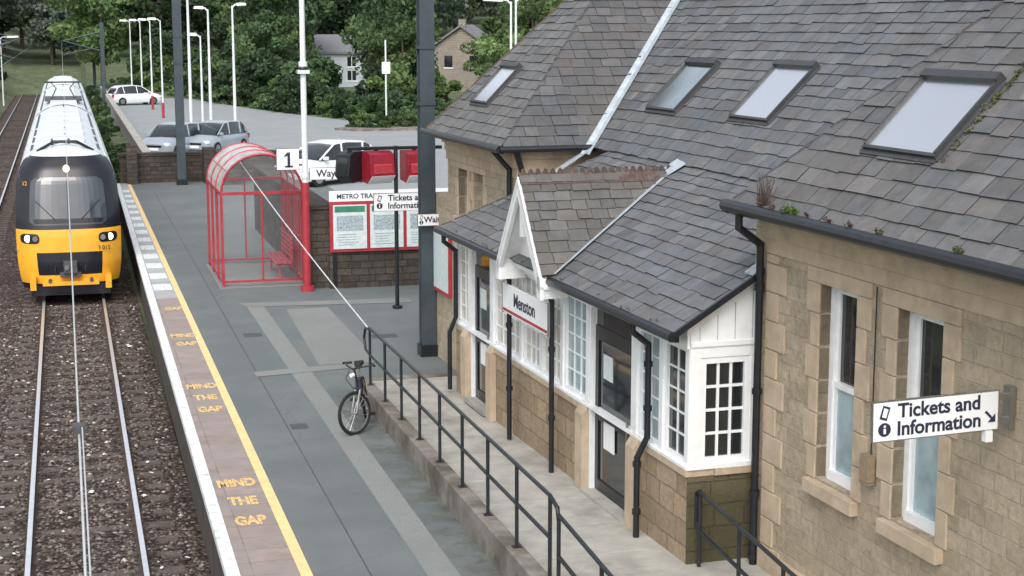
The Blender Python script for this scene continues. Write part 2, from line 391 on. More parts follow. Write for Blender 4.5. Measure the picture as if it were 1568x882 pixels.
strip(lambda y:edge(y)+.13,lambda y:yel(y)-.06,36,Y1,.004,'pav2')
strip(lambda y:yel(y)-.065,lambda y:yel(y)+.065,Y0,Y1,.008,'yline')
mb.poly([(3.68,Y0,.004),(4.02,Y0,.004),(3.98,34.6,.004),(3.62,34.4,.004)],'patch')
mb.poly([(3.0,27.3,.008),(4.9,27.6,.008),(4.9,28.0,.008),(3.0,27.7,.008)],'patch')
mb.poly([(3.62,34.4,.008),(7.2,34.0,.008),(7.2,34.6,.008),(3.5,34.9,.008)],'patch')
mb.poly([(4.2,28.0,.004),(5.3,28.0,.004),(5.3,33.9,.004),(4.4,33.9,.004)],'patch')
for (x,y,w,h) in((3.1,23.5,.25,.3),(3.2,31.0,.35,.35),(5.6,30.2,.5,.35)):
    mb.box(x,x+w,y,y+h,-.01,.007,'iron')
mb.box(3.04,3.055,14,60,-.01,.0035,'iron')
plat=mb.build('platform',smooth=False)
for (ya,n) in ((19.1,3),(25.1,3),(30.6,2),(34.6,1)):
    for i,w in enumerate(('GAP','THE','MIND')[:n] if n==3 else ('GAP','MIND')[:n]):
        q=text('painted_lettering',w,.30,(edge(ya)+.45,ya+.85*i,.0085),(0,0,0),'ytext',plat,bold=.05); q.scale=(.66,1.6,1)
m_=MB(); yy=37.2
while yy<61:
    m_.box(edge(yy)+.16,yel(yy)-.1,yy,yy+.85,.0,.0088,'wtext'); yy+=1.75
m_.build('pale_blocks',plat,smooth=False)

def wz(Y):
    pts=[(5,0),(8,.02),(12,.18),(14.8,.34),(25.4,.24)]
    for (a,za),(b,zb) in zip(pts[:-1],pts[1:]):
        if a<=Y<=b: return za+(zb-za)*(Y-a)/(b-a)
    return 0
mb=MB(); pp=[5,8,10,12,14.8]+[14.8+i*1.06 for i in range(1,10)]+[25.4]
for a,b in zip(pp[:-1],pp[1:]):
    za,zb=wz(a)+.02,wz(b)+.02
    mb.hexa([(4.64,a,-.02),(8,a,-.02),(8,b,-.02),(4.64,b,-.02),(4.64,a,za-.015),(8,a,za-.015),(8,b,zb-.015),(4.64,b,zb-.015)],'conc')
    mb.hexa([(4.44,a+.006,-.02),(4.64,a+.006,-.02),(4.64,b-.006,-.02),(4.44,b-.006,-.02),(4.44,a+.006,za+.03),(4.64,a+.006,za+.03),(4.64,b-.006,zb+.03),(4.44,b-.006,zb+.03)],'kerb')
mb.box(4.44,6.0,25.4,25.6,-.02,.27,'kerb')
mb.build('access_ramp',smooth=False,bevel=.012)
mb=MB()
X=4.56
def rail_run(mb,Ya,Yb,zoff,sp=1.22,x=X,zf=wz):
    n=max(1,round(abs(Yb-Ya)/sp))
    Ys=[Ya+(Yb-Ya)*i/n for i in range(n+1)]
    for y in Ys:
        mb.tube((x,y,zf(y)),(x,y,zf(y)+zoff),.022,'rail_black'); mb.box(x-.05,x+.05,y-.05,y+.05,wz(y)+.04,wz(y)+.06,'rail_black')
    for k in (zoff,zoff*.55):
        mb.path([(x,y,zf(y)+k) for y in Ys],.022,'rail_black')
rail_run(mb,24.9,14.95,.98)
zz=wz(24.9)
mb.path([(X,24.9,zz+.98),(X,25.3,zz+.9),(X,25.42,zz+.72),(X,25.3,zz+.56),(X,24.9,zz+.54)],.022,'rail_black')
zf2=lambda y: wz(y)-.08
mb.path([(X,14.95,wz(14.95)+.98),(X,14.7,wz(14.7)+.93),(X,14.65,wz(14.7)+.8)],.022,'rail_black')
rail_run(mb,14.65,8,.95,zf=zf2)
mb.build('ramp_railing')

# ------------------------------------------------------------------ station building
B=empty('station_building',(6.17,15.25,0),.038)
ex,ey=(1,0,0),(0,1,0)
rnd=random.Random(3)
def slates(name,P0,A,S,w,l,clip,sw=.3,ex_=.19,base=(.125,.13,.137),th=.012,parent=B,warm=.0):
    P0=Vector(P0);A=Vector(A);S=Vector(S);Nn=A.cross(S).normalized()
    if Nn.z<0: Nn=-Nn
    mb=MB()
    j=0;s0=0
    while s0<l:
        e=ex_*(1-.25*min(1,s0/l)); off=(j%2)*sw*.5
        rowk=rnd.uniform(.93,1.07)
        a=-off-sw
        while a<w+sw:
            ww=sw*rnd.uniform(.75,1.22)
            k=rnd.gauss(1,.10)*rowk; k=max(.68,min(1.4,k))
            if rnd.random()<.04: k*=1.25
            t=rnd.uniform(-.06,.07)+warm
            col=(base[0]*k*(1+t),base[1]*k*(1+t*.3),base[2]*k*(1-t*.4))
            h0=.016+rnd.uniform(0,.013); sk=rnd.uniform(-.011,.009); tl=rnd.uniform(-.007,.007)
            if rnd.random()<.025: sk-=.03; tl+=.015
            P=lambda aa,ss,n: P0+A*aa+S*ss+Nn*n
            g=.004
            p=[P(a+g,s0+sk,h0),P(a+ww-g,s0+sk+tl,h0+rnd.uniform(-.003,.004)),P(a+ww-g,s0+e+.05,.006),P(a+g,s0+e+.05,.006)]
            b=[P(a+g,s0+sk,h0-th),P(a+ww-g,s0+sk+tl,h0-th)]
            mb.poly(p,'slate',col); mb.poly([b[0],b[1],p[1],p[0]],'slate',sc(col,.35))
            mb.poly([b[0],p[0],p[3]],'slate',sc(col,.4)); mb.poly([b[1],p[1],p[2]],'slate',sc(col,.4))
            a+=ww
        s0+=e; j+=1
    clip=clip+[(tuple(P0),tuple(-A)),(tuple(P0+A*w),tuple(A)),(tuple(P0+S*l),tuple(S))]
    return mb.build(name,parent,smooth=False,clip=clip,recalc=False)
def nv(x,y,z): return tuple(Vector((x,y,z)).normalized())
kc=.62
mb=MB()
def plane_slab(pts,t=.05,k='underlay'):
    mb.prism([(p[0],p[1],p[2]-t) for p in pts],(0,0,t-.012),k)
cz=lambda x:2.9+kc*(x+.2)
mz=lambda x:2.35+x
plane_slab([(-.2,-.12,cz(-.2)),(1.95,-.12,cz(1.95)),(1.95,6.95,cz(1.95)),(-.2,9.1,cz(-.2))])
plane_slab([(-.2,9.1,cz(-.2)),(1.95,9.1,cz(-.2)),(1.95,6.95,cz(1.95))])
plane_slab([(1.85,-3,mz(1.85)),(5.5,-3,mz(5.5)),(5.5,11.6,mz(5.5)),(1.85,11.6,mz(1.85))])
plane_slab([(5.5,-3,mz(5.5)),(9.5,-3,4),(9.5,11.6,4),(5.5,11.6,mz(5.5))])
E=.43;ez=4.23;pf=1.03;ps=1.15
def rwz(x): return ez+pf*(x-E)
ar=3.96; xr_=E+ar*ps/pf; zr=ez+ps*ar
plane_slab([(E,-.07,ez),(xr_,-4.03,zr),(E,-7.99,ez)])
plane_slab([(E,-.07,ez),(9,-.07,ez),(9,-4.03,zr),(xr_,-4.03,zr)])
plane_slab([(E,-7.99,ez),(9,-7.99,ez),(9,-4.03,zr),(xr_,-4.03,zr)])
xa=E+4.4/(pf/ps+.572); za=rwz(xa); ya=7.9+pf/ps*(xa-E)
plane_slab([(E,7.9,ez),(xa,ya,za),(E,12.3,ez)])
plane_slab([(E,7.9,ez),(8,7.9,ez),(8,ya,za),(xa,ya,za)])
plane_slab([(E,12.3,ez),(8,12.3,ez),(8,ya,za),(xa,ya,za)])
gy,ga,gzb,gzt=4.625,.875,2.93,4.08
plane_slab([(-.36,gy-ga-.03,gzb),(1.8,gy-ga-.03,gzb),(1.8,gy,gzt),(-.36,gy,gzt)])
plane_slab([(-.36,gy+ga+.03,gzb),(1.8,gy+ga+.03,gzb),(1.8,gy,gzt),(-.36,gy,gzt)])
mb.build('roof_boarding',B,smooth=False)
Sc=nv(1,0,kc)
slates('canopy_slates',(-.24,-.14,cz(-.24)),ey,Sc,9.3,2.15/math.cos(math.atan(kc))+.1,[((-.24,9.14,0),nv(1,1,0))],.30,.2)
slates('main_roof_slates',(1.83,-3,mz(1.83)),ey,nv(1,0,1),14.6,4.9,[],.30,.2,base=(.125,.131,.138))
hipn=nv(pf/ps,1,0)
slates('wing_front_slates',(E-.05,-8,rwz(E-.05)),ey,nv(1,0,pf),8,5.6,[((E,-.07,0),hipn)],.34,.215,base=(.118,.119,.121),warm=.02)
slates('far_wing_front_slates',(E-.05,7.9,rwz(E-.05)),ey,nv(1,0,pf),4.4,4.4,[((E,7.9,0),nv(pf/ps,-1,0)),((E,12.3,0),nv(.572,1,0))],.30,.2,base=(.125,.125,.122))
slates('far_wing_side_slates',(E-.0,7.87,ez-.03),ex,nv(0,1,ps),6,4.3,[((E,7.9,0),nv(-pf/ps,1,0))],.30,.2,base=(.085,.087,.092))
kg=(gzt-gzb)/ga
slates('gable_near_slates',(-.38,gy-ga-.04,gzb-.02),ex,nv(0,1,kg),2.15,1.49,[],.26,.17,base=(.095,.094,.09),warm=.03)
slates('gable_far_slates',(-.38,gy+ga+.04,gzb-.02),ex,nv(0,-1,kg),2.15,1.49,[],.26,.17)
mb=MB()
xsv=[1.7+.25*i for i in range(14)]
def vl(x):
    y=7.9+(x-1.88)/ps; return (x,y,mz(x))
for a,b in zip(xsv[:-1],xsv[1:]):
    pa,pb=Vector(vl(a)),Vector(vl(b)); up=Vector((0,0,.045))
    mb.poly([pa+up,pb+up,pb+up+Vector((0,-.16,0)),pa+up+Vector((0,-.16,0))],'lead')
    mb.poly([pa+up,pb+up,pb+up+Vector((-.09,0,0)),pa+up+Vector((-.09,0,0))],'lead')
mb.hexa([(.75,7.72,cz(.75)+.03),(1.9,7.72,cz(1.9)+.03),(1.9,7.9,cz(1.9)+.03),(.75,7.9,cz(.75)+.03),(.75,7.72,cz(.75)+.05),(1.9,7.72,cz(1.9)+.05),(1.9,7.9,cz(1.9)+.05),(.75,7.9,cz(.75)+.05)],'lead')
for sgn in(-1,1):
    a=Vector((-.22,gy+sgn*(ga+.0),cz(-.22)+.05)); b=Vector((1.72,gy+sgn*.02,gzt+.03))
    t=Vector((0,sgn*.12,0.01)); t2=Vector((0,-sgn*.05,.05))
    mb.poly([a,b,b+t,a+t],'lead'); mb.poly([a,b,b+t2,a+t2],'lead')
mb.poly([(1.6,gy-.25,cz(1.6)+.05),(1.85,gy-.3,cz(1.85)+.05),(1.95,gy+.1,cz(1.95)+.06),(1.7,gy+.1,cz(1.7)+.06)],'lead')
mb.prism([(.62,-.16,cz(.62)+.04),(.95,-.16,cz(.95)+.04),(.95,.03,cz(.95)+.04),(.62,.03,cz(.62)+.04)],(0,0,.02),'lead')
mb.build('lead_flashings',B,smooth=False)
mb=MB()
def hip(a,b,k='underlay',r=.045,n=14):
    a=Vector(a);b=Vector(b)
    for i in range(n):
        p=a+(b-a)*(i/n);q=a+(b-a)*((i+1.06)/n)
        mb.tube(p+Vector((0,0,.005)),q+Vector((0,0,-.012)),r*rnd.uniform(.95,1.05),k,8)
hip((E,-.07,ez),(xr_,-4.03,zr),'underlay',.028,24)
hip((E,7.9,ez),(xa,ya,za),'underlay',.025,20); hip((E,12.3,ez),(xa,ya,za),'ridge',.04,20)
hip((-.2,9.1,cz(-.2)),(1.9,7.0,cz(1.9)),'underlay',.03,12)
mb.prism([(-.38,gy-.12,gzt-.09),(-.38,gy,gzt+.05),(-.38,gy+.12,gzt-.09)],(2.2,0,0),'ridge')
i=0
while i<21:
    x=-.36+i*.102
    mb.prism([(x,gy-.02,gzt+.03),(x+.08,gy-.02,gzt+.03),(x+.06,gy-.02,gzt+.085),(x+.04,gy-.02,gzt+.105),(x+.02,gy-.02,gzt+.085)],(0,.04,0),'ridge'); i+=1
mb.build('ridge_tiles',B)
mb=MB()
def skylight(x0,x1,y0,y1,plane,slope,gl='skyglass',lift=.07):
    S=Vector((1,0,slope)).normalized(); Nn=Vector((-slope,0,1)).normalized(); O=Vector((x0,0,plane(x0))); L=(x1-x0)/S.x
    f=.035
    mb.ob(O,ey,Nn,y0,y1,0,lift,0,f,'skyframe',S); mb.ob(O,ey,Nn,y0,y1,0,lift+.04,L-f,L+.05,'skyframe',S)
    mb.ob(O,ey,Nn,y0,y0+f,0,lift+.01,f,L-f,'skyframe',S); mb.ob(O,ey,Nn,y1-f,y1,0,lift+.01,f,L-f,'skyframe',S)
    mb.ob(O,ey,Nn,y0+f,y1-f,0,lift-.015,f,L-f,gl,S)
    mb.ob(O,ey,Nn,y0-.02,y1+.02,.0,.035,-.05,0,'underlay',S)
    mb.ob(O,ey,Nn,y0-.05,y0,.0,.035,-.02,L,'underlay',S)
    mb.ob(O,ey,Nn,y1,y1+.05,.0,.035,-.02,L,'underlay',S)
skylight(1.02,1.66,-2.88,-1.66,rwz,pf)
skylight(2.44,3.11,3.15,4.25,mz,1)
skylight(2.42,3.08,6.0,7.05,mz,1,'skyglass2')
skylight(.9,1.47,10.15,11.1,rwz,pf)
mb.build('skylights',B,smooth=False)
Wn=(-1,0,0)
mb=MB()
WX=.75
def wall_with_openings(mb,x,thick,y0,y1,z0,z1,ops,k):
    ops=sorted(ops); cur=y0
    for (a,b,c,d) in ops:
        if a>cur: mb.box(x,x+thick,cur,a,z0,z1,k)
        mb.box(x,x+thick,a,b,z0,c,k); mb.box(x,x+thick,a,b,d,z1,k); cur=b
    if cur<y1: mb.box(x,x+thick,cur,y1,z0,z1,k)
opsR=[(-2.09,-1.38,1.62,3.55),(-3.52,-2.79,1.62,3.55),(-6.2,-5.5,1.62,3.55),(-7.5,-6.8,1.62,3.55)]
wall_with_openings(mb,WX,.3,-7.75,-.25,0,4.0,opsR,'stone')
mb.box(WX,9,-.255,-.25+.3,0,4.0,'stone')
mb.box(WX+.3,9,-7.75,-7.45,0,4.0,'stone')
opsL=[(9.95,10.5,2.8,3.60),(10.85,11.45,2.8,3.60)]
wall_with_openings(mb,WX,.3,8.2,12.15,0,4.0,opsL,'stone')
mb.box(WX,WX+.3,12.15,13.3,0,3.0,'stone')
mb.box(WX+.3,8,8.2,8.5,2.5,4.0,'stone'); mb.box(WX+.3,8,11.85,12.15,0,4.0,'stone')
mb.box(1.4,1.7,.05,8.2,0,3.7,'stone')
mb.box(8.8,9,-7.4,12,0,4.0,'stone')
mb.build('stone_walls',B,smooth=False)
mb=MB()
for (a,b) in((-7.8,-.2),(8.15,12.2)):
    mb.box(WX-.10,WX+.02,a,b,4.0,4.13,'stonesm'); mb.box(WX-.05,WX+.3,a,b,3.86,4.001,'stonesm'); mb.box(WX-.02,WX+.3,a,b,3.70,3.858,'stonesm')
mb.box(WX-.1,3,8.1,8.22,4.0,4.13,'stonesm'); mb.box(WX-.02,3,8.14,8.21,3.7,4.0,'stonesm')
z=0;i=0
while z<3.68:
    w=.42 if i%2 else .26
    mb.box(WX-.018,WX+.02,-.25-w,-.247,z+.006,min(z+.3,3.7)-.006,'stonesm'); z+=.3;i+=1
def surround(a,b,c,d,w0=.17):
    z=c-.02;i=0
    while z<d:
        h=min(.33,d-z); w=w0*1.5 if i%2 else w0
        mb.box(WX-.02,WX+.12,b,b+w,z+.004,z+h-.004,'stonesm'); mb.box(WX-.02,WX+.12,a-w,a,z+.004,z+h-.004,'stonesm')
        z+=.33;i+=1
    mb.box(WX-.022,WX+.12,a-w0*1.5,b+w0*1.5,d,d+.27 if d<3.54 else 3.697,'stonesm')
    mb.box(WX-.085,WX+.14,a-.12,b+.12,c-.16,c-.022,'stonesm')
for o in opsR: surround(*o)
for o in opsL: surround(*o,w0=.11)
mb.box(WX-.05,WX+.02,-7.75,-.25,0,.55,'stonesm')
mb.build('dressed_stonework',B,smooth=False,bevel=.008)
mb=MB()
for (a,b,c,d) in opsR:
    x=WX+.11
    f=.075
    mb.box(x,x+.06,a,a+f,c,d,'white'); mb.box(x,x+.06,b-f,b,c,d,'white'); mb.box(x,x+.06,a+f,b-f,d-f,d,'white'); mb.box(x-.03,x+.06,a+f,b-f,c,c+.09,'white')
    m_=(c+d)/2-.02
    mb.box(x+.01,x+.07,a+f,b-f,m_-.03,m_+.03,'white')
    for z0,z1,dx in((c+.09,m_-.03,.03),(m_+.03,d-f,.05)):
        mb.box(x+dx-.01,x+dx+.03,a+f,a+f+.045,z0,z1,'white'); mb.box(x+dx-.01,x+dx+.03,b-f-.045,b-f,z0,z1,'white')
        mb.box(x+dx+.01,x+dx+.02,a+f+.045,b-f-.045,z0,z1,'gl_mid' if dx<.04 else 'gl_dark')
for (a,b,c,d) in opsL:
    x=WX+.15
    mb.box(x,x+.05,a,a+.06,c,d,'white'); mb.box(x,x+.05,b-.06,b,c,d,'white'); mb.box(x,x+.05,a+.06,b-.06,c,c+.07,'white'); mb.box(x,x+.05,a+.06,b-.06,d-.06,d,'white')
    mb.box(x+.02,x+.03,a+.06,b-.06,c+.07,d-.06,'gl_mid')
mb.build('sash_windows',B,smooth=False)
mb=MB()
F=.30; PT=1.38
def plinth(a,b,k='stonepl'):
    mb.box(0,.3,a,b,0,PT-.08,k)
    mb.box(-.03,.3,a-.01,b+.01,PT-.08,PT,'stonesm')
plinth(0.0,1.55); plinth(3.0,7.1); plinth(8.2,9.0)
mb.box(.3,1.4,0.002,.3,0,PT-.08,'stonemoss'); mb.box(-.004,.301,-.004,.02,0,PT-.081,'stonemoss')
mb.box(.3,1.4,-.03,.3,PT-.08,PT,'stonesm')
mb.box(.3,1.4,8.7,9.0,0,PT,'stonepl')
for (a,b) in((1.3,1.56),(2.99,3.25),(6.85,7.11),(8.19,8.45)):
    mb.box(-.09,-.001,a,b,0,PT-.1,'stonesm')
    mb.prism([(-.09,a,PT-.1),(-.001,a,PT-.1),(-.001,a,PT+.04)],(0,b-a,0),'stonesm')
mb.build('waiting_room_plinth',B,smooth=False,bevel=.006)
mb=MB()
def lattice(O,A,Nn,w,z0,z1,cols,rows,gl,fw=.055,bw=.02):
    d=-.07
    mb.ob(O,A,Nn,0,fw,d,0,z0,z1,'white'); mb.ob(O,A,Nn,w-fw,w,d,0,z0,z1,'white')
    mb.ob(O,A,Nn,fw,w-fw,d,0,z0,z0+fw,'white'); mb.ob(O,A,Nn,fw,w-fw,d,0,z1-fw,z1,'white')
    iw=w-2*fw; ih=z1-z0-2*fw
    for i in range(1,cols):
        c=fw+iw*i/cols; mb.ob(O,A,Nn,c-bw/2,c+bw/2,-.045,-.022,z0+fw,z1-fw,'white')
    for j in range(1,rows):
        c=z0+fw+ih*j/rows; mb.ob(O,A,Nn,fw,w-fw,-.043,-.024,c-bw/2,c+bw/2,'white')
    mb.ob(O,A,Nn,fw,w-fw,-.047,-.037,z0+fw,z1-fw,gl)
ZT=2.68
def posts(ys_,w=.1):
    for y in ys_: mb.box(-.005,.1,y-w/2,y+w/2,PT,2.9,'white')
def fr(a,b,cols,rows=5,gl='gl_mid'): lattice((0.02,a,0),ey,Wn,b-a,PT+.03,ZT,cols,rows,gl)  # pale lattice panes carry the reflection in their glass colour
fr(.10,.70,2,gl='gl_dark'); fr(.80,1.45,2)
fr(3.10,3.95,3); fr(4.05,4.85,3,gl='gl_cream'); fr(4.9,5.65,3,gl='gl_cream'); fr(5.75,7.0,4,gl='gl_cream'); fr(8.3,8.9,2,gl='gl_cream')
posts([.05,.75,1.50,3.05,4.0,5.7,7.05,8.25,8.95])
mb.box(-.03,.1,0,9.0,ZT,2.86,'white')
mb.box(-.03,.12,-.004,9.005,PT,PT+.03,'white')
lattice((.12,.0,0),ex,(0,-1,0),.58,PT+.05,ZT-.1,3,4,'gl_dark',.07,.03)
mb.box(0.0,.12,-.012,.08,PT,2.75,'white'); mb.box(.70,1.4,-.012,.08,PT,2.95,'white'); mb.box(.12,.70,-.012,.08,ZT-.1,2.78,'white')
mb.box(-.02,1.4,-.03,.1,PT,PT+.05,'white')
mb.prism([(0,-.01,2.72),(1.4,-.01,2.72),(1.4,-.01,cz(1.4)-.06),(0,-.01,cz(0)-.06)],(0,.06,0),'white')
mb.box(-.0,1.3,-.03,-.012,2.70,2.75,'white')
mb.prism([(-.05,-.035,cz(-.05)-.17),(1.3,-.035,cz(1.3)-.17),(1.3,-.035,cz(1.3)-.07),(-.05,-.035,cz(-.05)-.07)],(0,.02,0),'white')
for i in range(6): mb.box(.1+.2*i,.108+.2*i,-.014,-.009,2.76,cz(.1+.2*i)-.15,'gl_mid')
def door(a,b):
    x=.06
    mb.box(-.0,x+.05,a,a+.06,F,2.7,'white'); mb.box(-.0,x+.05,b-.06,b,F,2.7,'white')
    mb.box(x,x+.05,a+.06,b-.06,2.35,2.42,'black')
    mb.box(x+.02,x+.03,a+.06,b-.06,2.42,2.68,'gl_dark')
    mb.box(x,x+.05,a+.06,a+.16,F,2.35,'black'); mb.box(x,x+.05,b-.16,b-.06,F,2.35,'black')
    mb.box(x,x+.05,a+.16,b-.16,F,F+.2,'black'); mb.box(x,x+.05,a+.16,b-.16,2.25,2.35,'black')
    mb.box(x,x+.05,a+.16,b-.16,F+.95,F+1.05,'black')
    mb.box(x+.02,x+.03,a+.16,b-.16,F+.2,F+.95,'gl_dark'); mb.box(x+.02,x+.03,a+.16,b-.16,F+1.05,2.25,'gl_dark')
    mb.tube((x-.05,a+.2,F+.8),(x-.05,a+.2,F+1.2),.015,'chrome')
    mb.box(x-.01,x,b-.72,b-.38,F+.65,F+.98,'signwhite'); mb.box(x+.012,x+.019,b-.6,b-.3,F+1.5,F+1.8,'poster')
    mb.box(-.001,x+.05,a+.06,b-.06,2.7,2.85,'white')
    mb.box(-.12,x,a,b,F,F+.06,'conc')
door(1.56,2.99); door(7.11,8.19)
mb.box(1.3,1.38,.1,8.8,.3,2.9,'gl_mid')
mb.build('glazed_joinery',B,smooth=False)
mb=MB()
gp=lambda y: gzt-kg*abs(y-gy)
for s_ in(-1,1):
    a=Vector((-.40,gy,gzt+.0)); b=Vector((-.40,gy+s_*(ga+.06),gp(gy+ga+.06)))
    dn=Vector((0,0,-.24))
    mb.prism([a,b,b+dn,a+dn],(.05,0,0),'white')
    mb.prism([a+dn*.3,b+dn*.3,b+dn*.45,a+dn*.45],(.4,0,0),'white')
    mb.box(-.40,-.02,gy+s_*(ga-.02)-.05,gy+s_*(ga-.02)+.05,2.62,2.9,'white')
mb.prism([(-.12,gy-ga,2.85),(-.12,gy+ga,2.85),(-.12,gy,gzt-.05)],(.06,0,0),'white')
mb.box(-.16,-.04,gy-ga,gy+ga,2.78,2.88,'white')
mb.box(-.35,-.12,gy-.05,gy+.05,3.3,3.75,'white')
mb.build('gable_bargeboards',B,smooth=False)
mb=MB()
def gutter(p,q,r=.055): mb.tube(p,q,r,'black',10)
gutter((-.27,-.16,2.85),(-.27,gy-ga-.05,2.85)); gutter((-.27,gy+ga+.05,2.85),(-.27,9.15,2.85))
mb.box(-.22,-.17,-.1,gy-ga,2.78,2.88,'black'); mb.box(-.22,-.17,gy+ga,9.1,2.78,2.88,'black')
gutter((E-.07,-8.0,ez-.05),(E-.07,.0,ez-.05),.065); gutter((E-.07,7.82,ez-.05),(E-.07,12.4,ez-.05),.06)
gutter((E-.07,7.82,ez-.05),(2.0,7.82,ez-.05),.05)
mb.box(E-.02,E+.02,-7.9,-.05,ez-.12,ez-.01,'black'); mb.box(E-.02,E+.02,7.9,12.3,ez-.12,ez-.01,'black')
mb.box(E-.1,WX+.0,-.11,-.06,ez-.12,ez-.02,'black')
mb.prism([(-.3,-.17,2.80),(1.5,-.17,2.80+kc*1.8),(1.5,-.17,2.87+kc*1.8),(-.3,-.17,2.87)],(0,.04,0),'black')
def clips(x,y,zs,r=.05):
    for z in zs: mb.tube((x,y,z),(x,y,z+.06),r+.014,'black',10)
mb.path([(E-.05,-.3,ez-.1),(E-.05,-.3,ez-.25),(WX-.07,-.2,ez-.45),(WX-.07,-.2,.1)],.04,'black',10); clips(WX-.07,-.2,(3.3,2.2,1.1,.4),.04)
mb.path([(-.25,.98,2.82),(-.25,.98,2.7),(-.06,.98,2.55),(-.06,.98,1.50),(-.15,1.05,1.25),(-.15,1.05,.35)],.036,'black',10); clips(-.06,.98,(2.3,1.8),.036); clips(-.15,1.05,(1.15,.6),.036)
mb.path([(-.25,8.8,2.82),(-.25,8.8,2.7),(-.06,8.8,2.55),(-.06,8.8,1.50),(-.15,8.85,1.25),(-.15,8.85,.35)],.036,'black',10)
for y in(3.93,5.72): mb.path([(-.25,y,2.85),(-.22,y,2.7),(-.16,y,2.55),(-.16,y,.32)],.034,'black',10); clips(-.16,y,(1.9,1.0),.034)
mb.path([(E+.25,8.0,ez-.1),(WX+.05,8.1,ez-.4),(WX+.05,8.1,3.45)],.045,'black',10)
mb.path([(E-.02,8.35,ez-.1),(WX-.06,8.4,ez-.4),(WX-.06,8.4,3.3)],.04,'black',10)
mb.box(WX-.09,WX-.022,-2.52,-2.36,1.85,2.12,'stonepl')
mb.path([(WX-.02,-2.44,2.12),(WX-.02,-2.44,3.68)],.006,'black',5)
mb.build('gutters_and_downpipes',B)
def leafcluster(mb,C,R,n,size,cols,flat=1.0,rg=rnd):
    for _ in range(n):
        d=Vector((rg.gauss(0,1),rg.gauss(0,1),rg.gauss(0,1)*flat)).normalized()*R*rg.random()**.5
        p=Vector(C)+d; a=Vector((rg.gauss(0,1),rg.gauss(0,1),rg.gauss(0,1))).normalized(); b=a.orthogonal().normalized()
        s=size*rg.uniform(.6,1.3); c=rg.choice(cols); k=rg.uniform(.7,1.3)
        mb.poly([p-a*s,p-b*s*.5,p+a*s,p+b*s*.5],'leaf',sc(c,k))
mb=MB()
rg=random.Random(5)
for (y,col,R,n) in ((-.75,[(.13,.08,.06)],.05,35),(-1.3,[(.07,.13,.02)],.07,80),(-1.45,[(.09,.15,.02)],.05,45),(-1.0,[(.12,.07,.05)],.04,20),(-1.7,[(.1,.07,.04)],.04,20),(-2.1,[(.1,.05,.04)],.04,20),(-2.5,[(.1,.07,.04)],.05,25),(-3.0,[(.1,.05,.04),(.06,.08,.02)],.04,20),(-4.2,[(.06,.1,.02)],.05,40)):
    leafcluster(mb,(E-.04,y,ez+.03),R,n,.022,col)
for _ in range(60):
    y=-.75+rg.gauss(0,.06); mb.tube((E,y,ez),(E+rg.uniform(-.08,.08),y+rg.uniform(-.08,.08),ez+rg.uniform(.1,.34)),.0025,'ridge',4)
for _ in range(60):
    t=rg.random(); x=1.0+.9*t; y=-2.98+rg.gauss(0,.025)
    leafcluster(mb,(x,y,rwz(x)+.03),.03,8,.018,[(.12,.14,.045)])
for _ in range(25): leafcluster(mb,(-.24+rg.uniform(0,.05),rg.uniform(0,9),2.92),.02,6,.013,[(.07,.09,.03),(.1,.08,.05)])
mb.build('gutter_weeds',B,recalc=False,smooth=False)
def sign_board(parent,name,x0,x1,y,z0,z1,lines,arrow=True,icon=True,ts=None):
    e=empty(name); e.parent=parent
    m=MB(); m.box(x0,x1,y-.012,y+.012,z0,z1,'signwhite')
    for (a,b,c,d) in((x0,x1,z0,z0+.008),(x0,x1,z1-.008,z1),(x0,x0+.008,z0+.008,z1-.008),(x1-.008,x1,z0+.008,z1-.008)): m.box(a,b,y-.015,y+.015,c,d,'chrome')
    h=z1-z0; ic=x0+h*.33
    if icon:
        m.tube((ic,y-.017,z0+h*.3),(ic,y-.012,z0+h*.3),h*.17,'signblue',20)
        m.box(ic-h*.03,ic+h*.03,y-.019,y-.016,z0+h*.2,z0+h*.33,'signwhite'); m.box(ic-h*.03,ic+h*.03,y-.019,y-.016,z0+h*.36,z0+h*.41,'signwhite')
        m.prism([(ic-h*.14,y-.017,z0+h*.58),(ic+h*.05,y-.017,z0+h*.52),(ic+h*.15,y-.017,z0+h*.84),(ic-h*.04,y-.017,z0+h*.9)],(0,.004,0),'signblue')
        m.prism([(ic-h*.08,y-.019,z0+h*.62),(ic+h*.03,y-.019,z0+h*.585),(ic+h*.09,y-.019,z0+h*.8),(ic-h*.02,y-.019,z0+h*.84)],(0,.002,0),'signwhite')
    if arrow:
        ax=x1-h*.25; az=z0+h*.36; s=h*.15
        m.prism([(ax-s,y-.017,az+s*.7),(ax-s*.7,y-.017,az+s),(ax+s*.55,y-.017,az-s*.3),(ax+s*.3,y-.017,az-s*.55)],(0,.004,0),'signblue')
        m.prism([(ax+s,y-.017,az-s),(ax+s,y-.017,az+s*.35),(ax-s*.35,y-.017,az-s)],(0,.004,0),'signblue')
    m.build('board',e,smooth=False)
    ts=ts or h*.4
    cx=(x0+(h*.62 if icon else 0)+x1-(h*.45 if arrow else 0))/2
    for i,l in enumerate(lines):
        zc=z0+h*(.5 if len(lines)==1 else (.72-.44*i))
        text('lettering',l,ts,(cx,y-.014,zc),(math.pi/2,0,0),'signblue',e,ext=.002,bold=.022)
    return e
S1=sign_board(None,'information_sign',-.50,.62,0,0,.32,['Tickets and','Information'],ts=.158)
S1.location=(6.17+4.5*.038,15.25-4.5,2.86); S1.rotation_euler=(0,math.radians(-1.2),.038)
m=MB(); m.box(.62,.74,-.02,.02,.05,.09,'chrome'); m.box(.62,.74,-.02,.02,.24,.28,'chrome'); m.box(.70,.747,-.05,.05,.0,.34,'chrome'); m.box(.50,.56,-.03,.03,-.09,0,'signwhite'); m.build('bracket',S1)
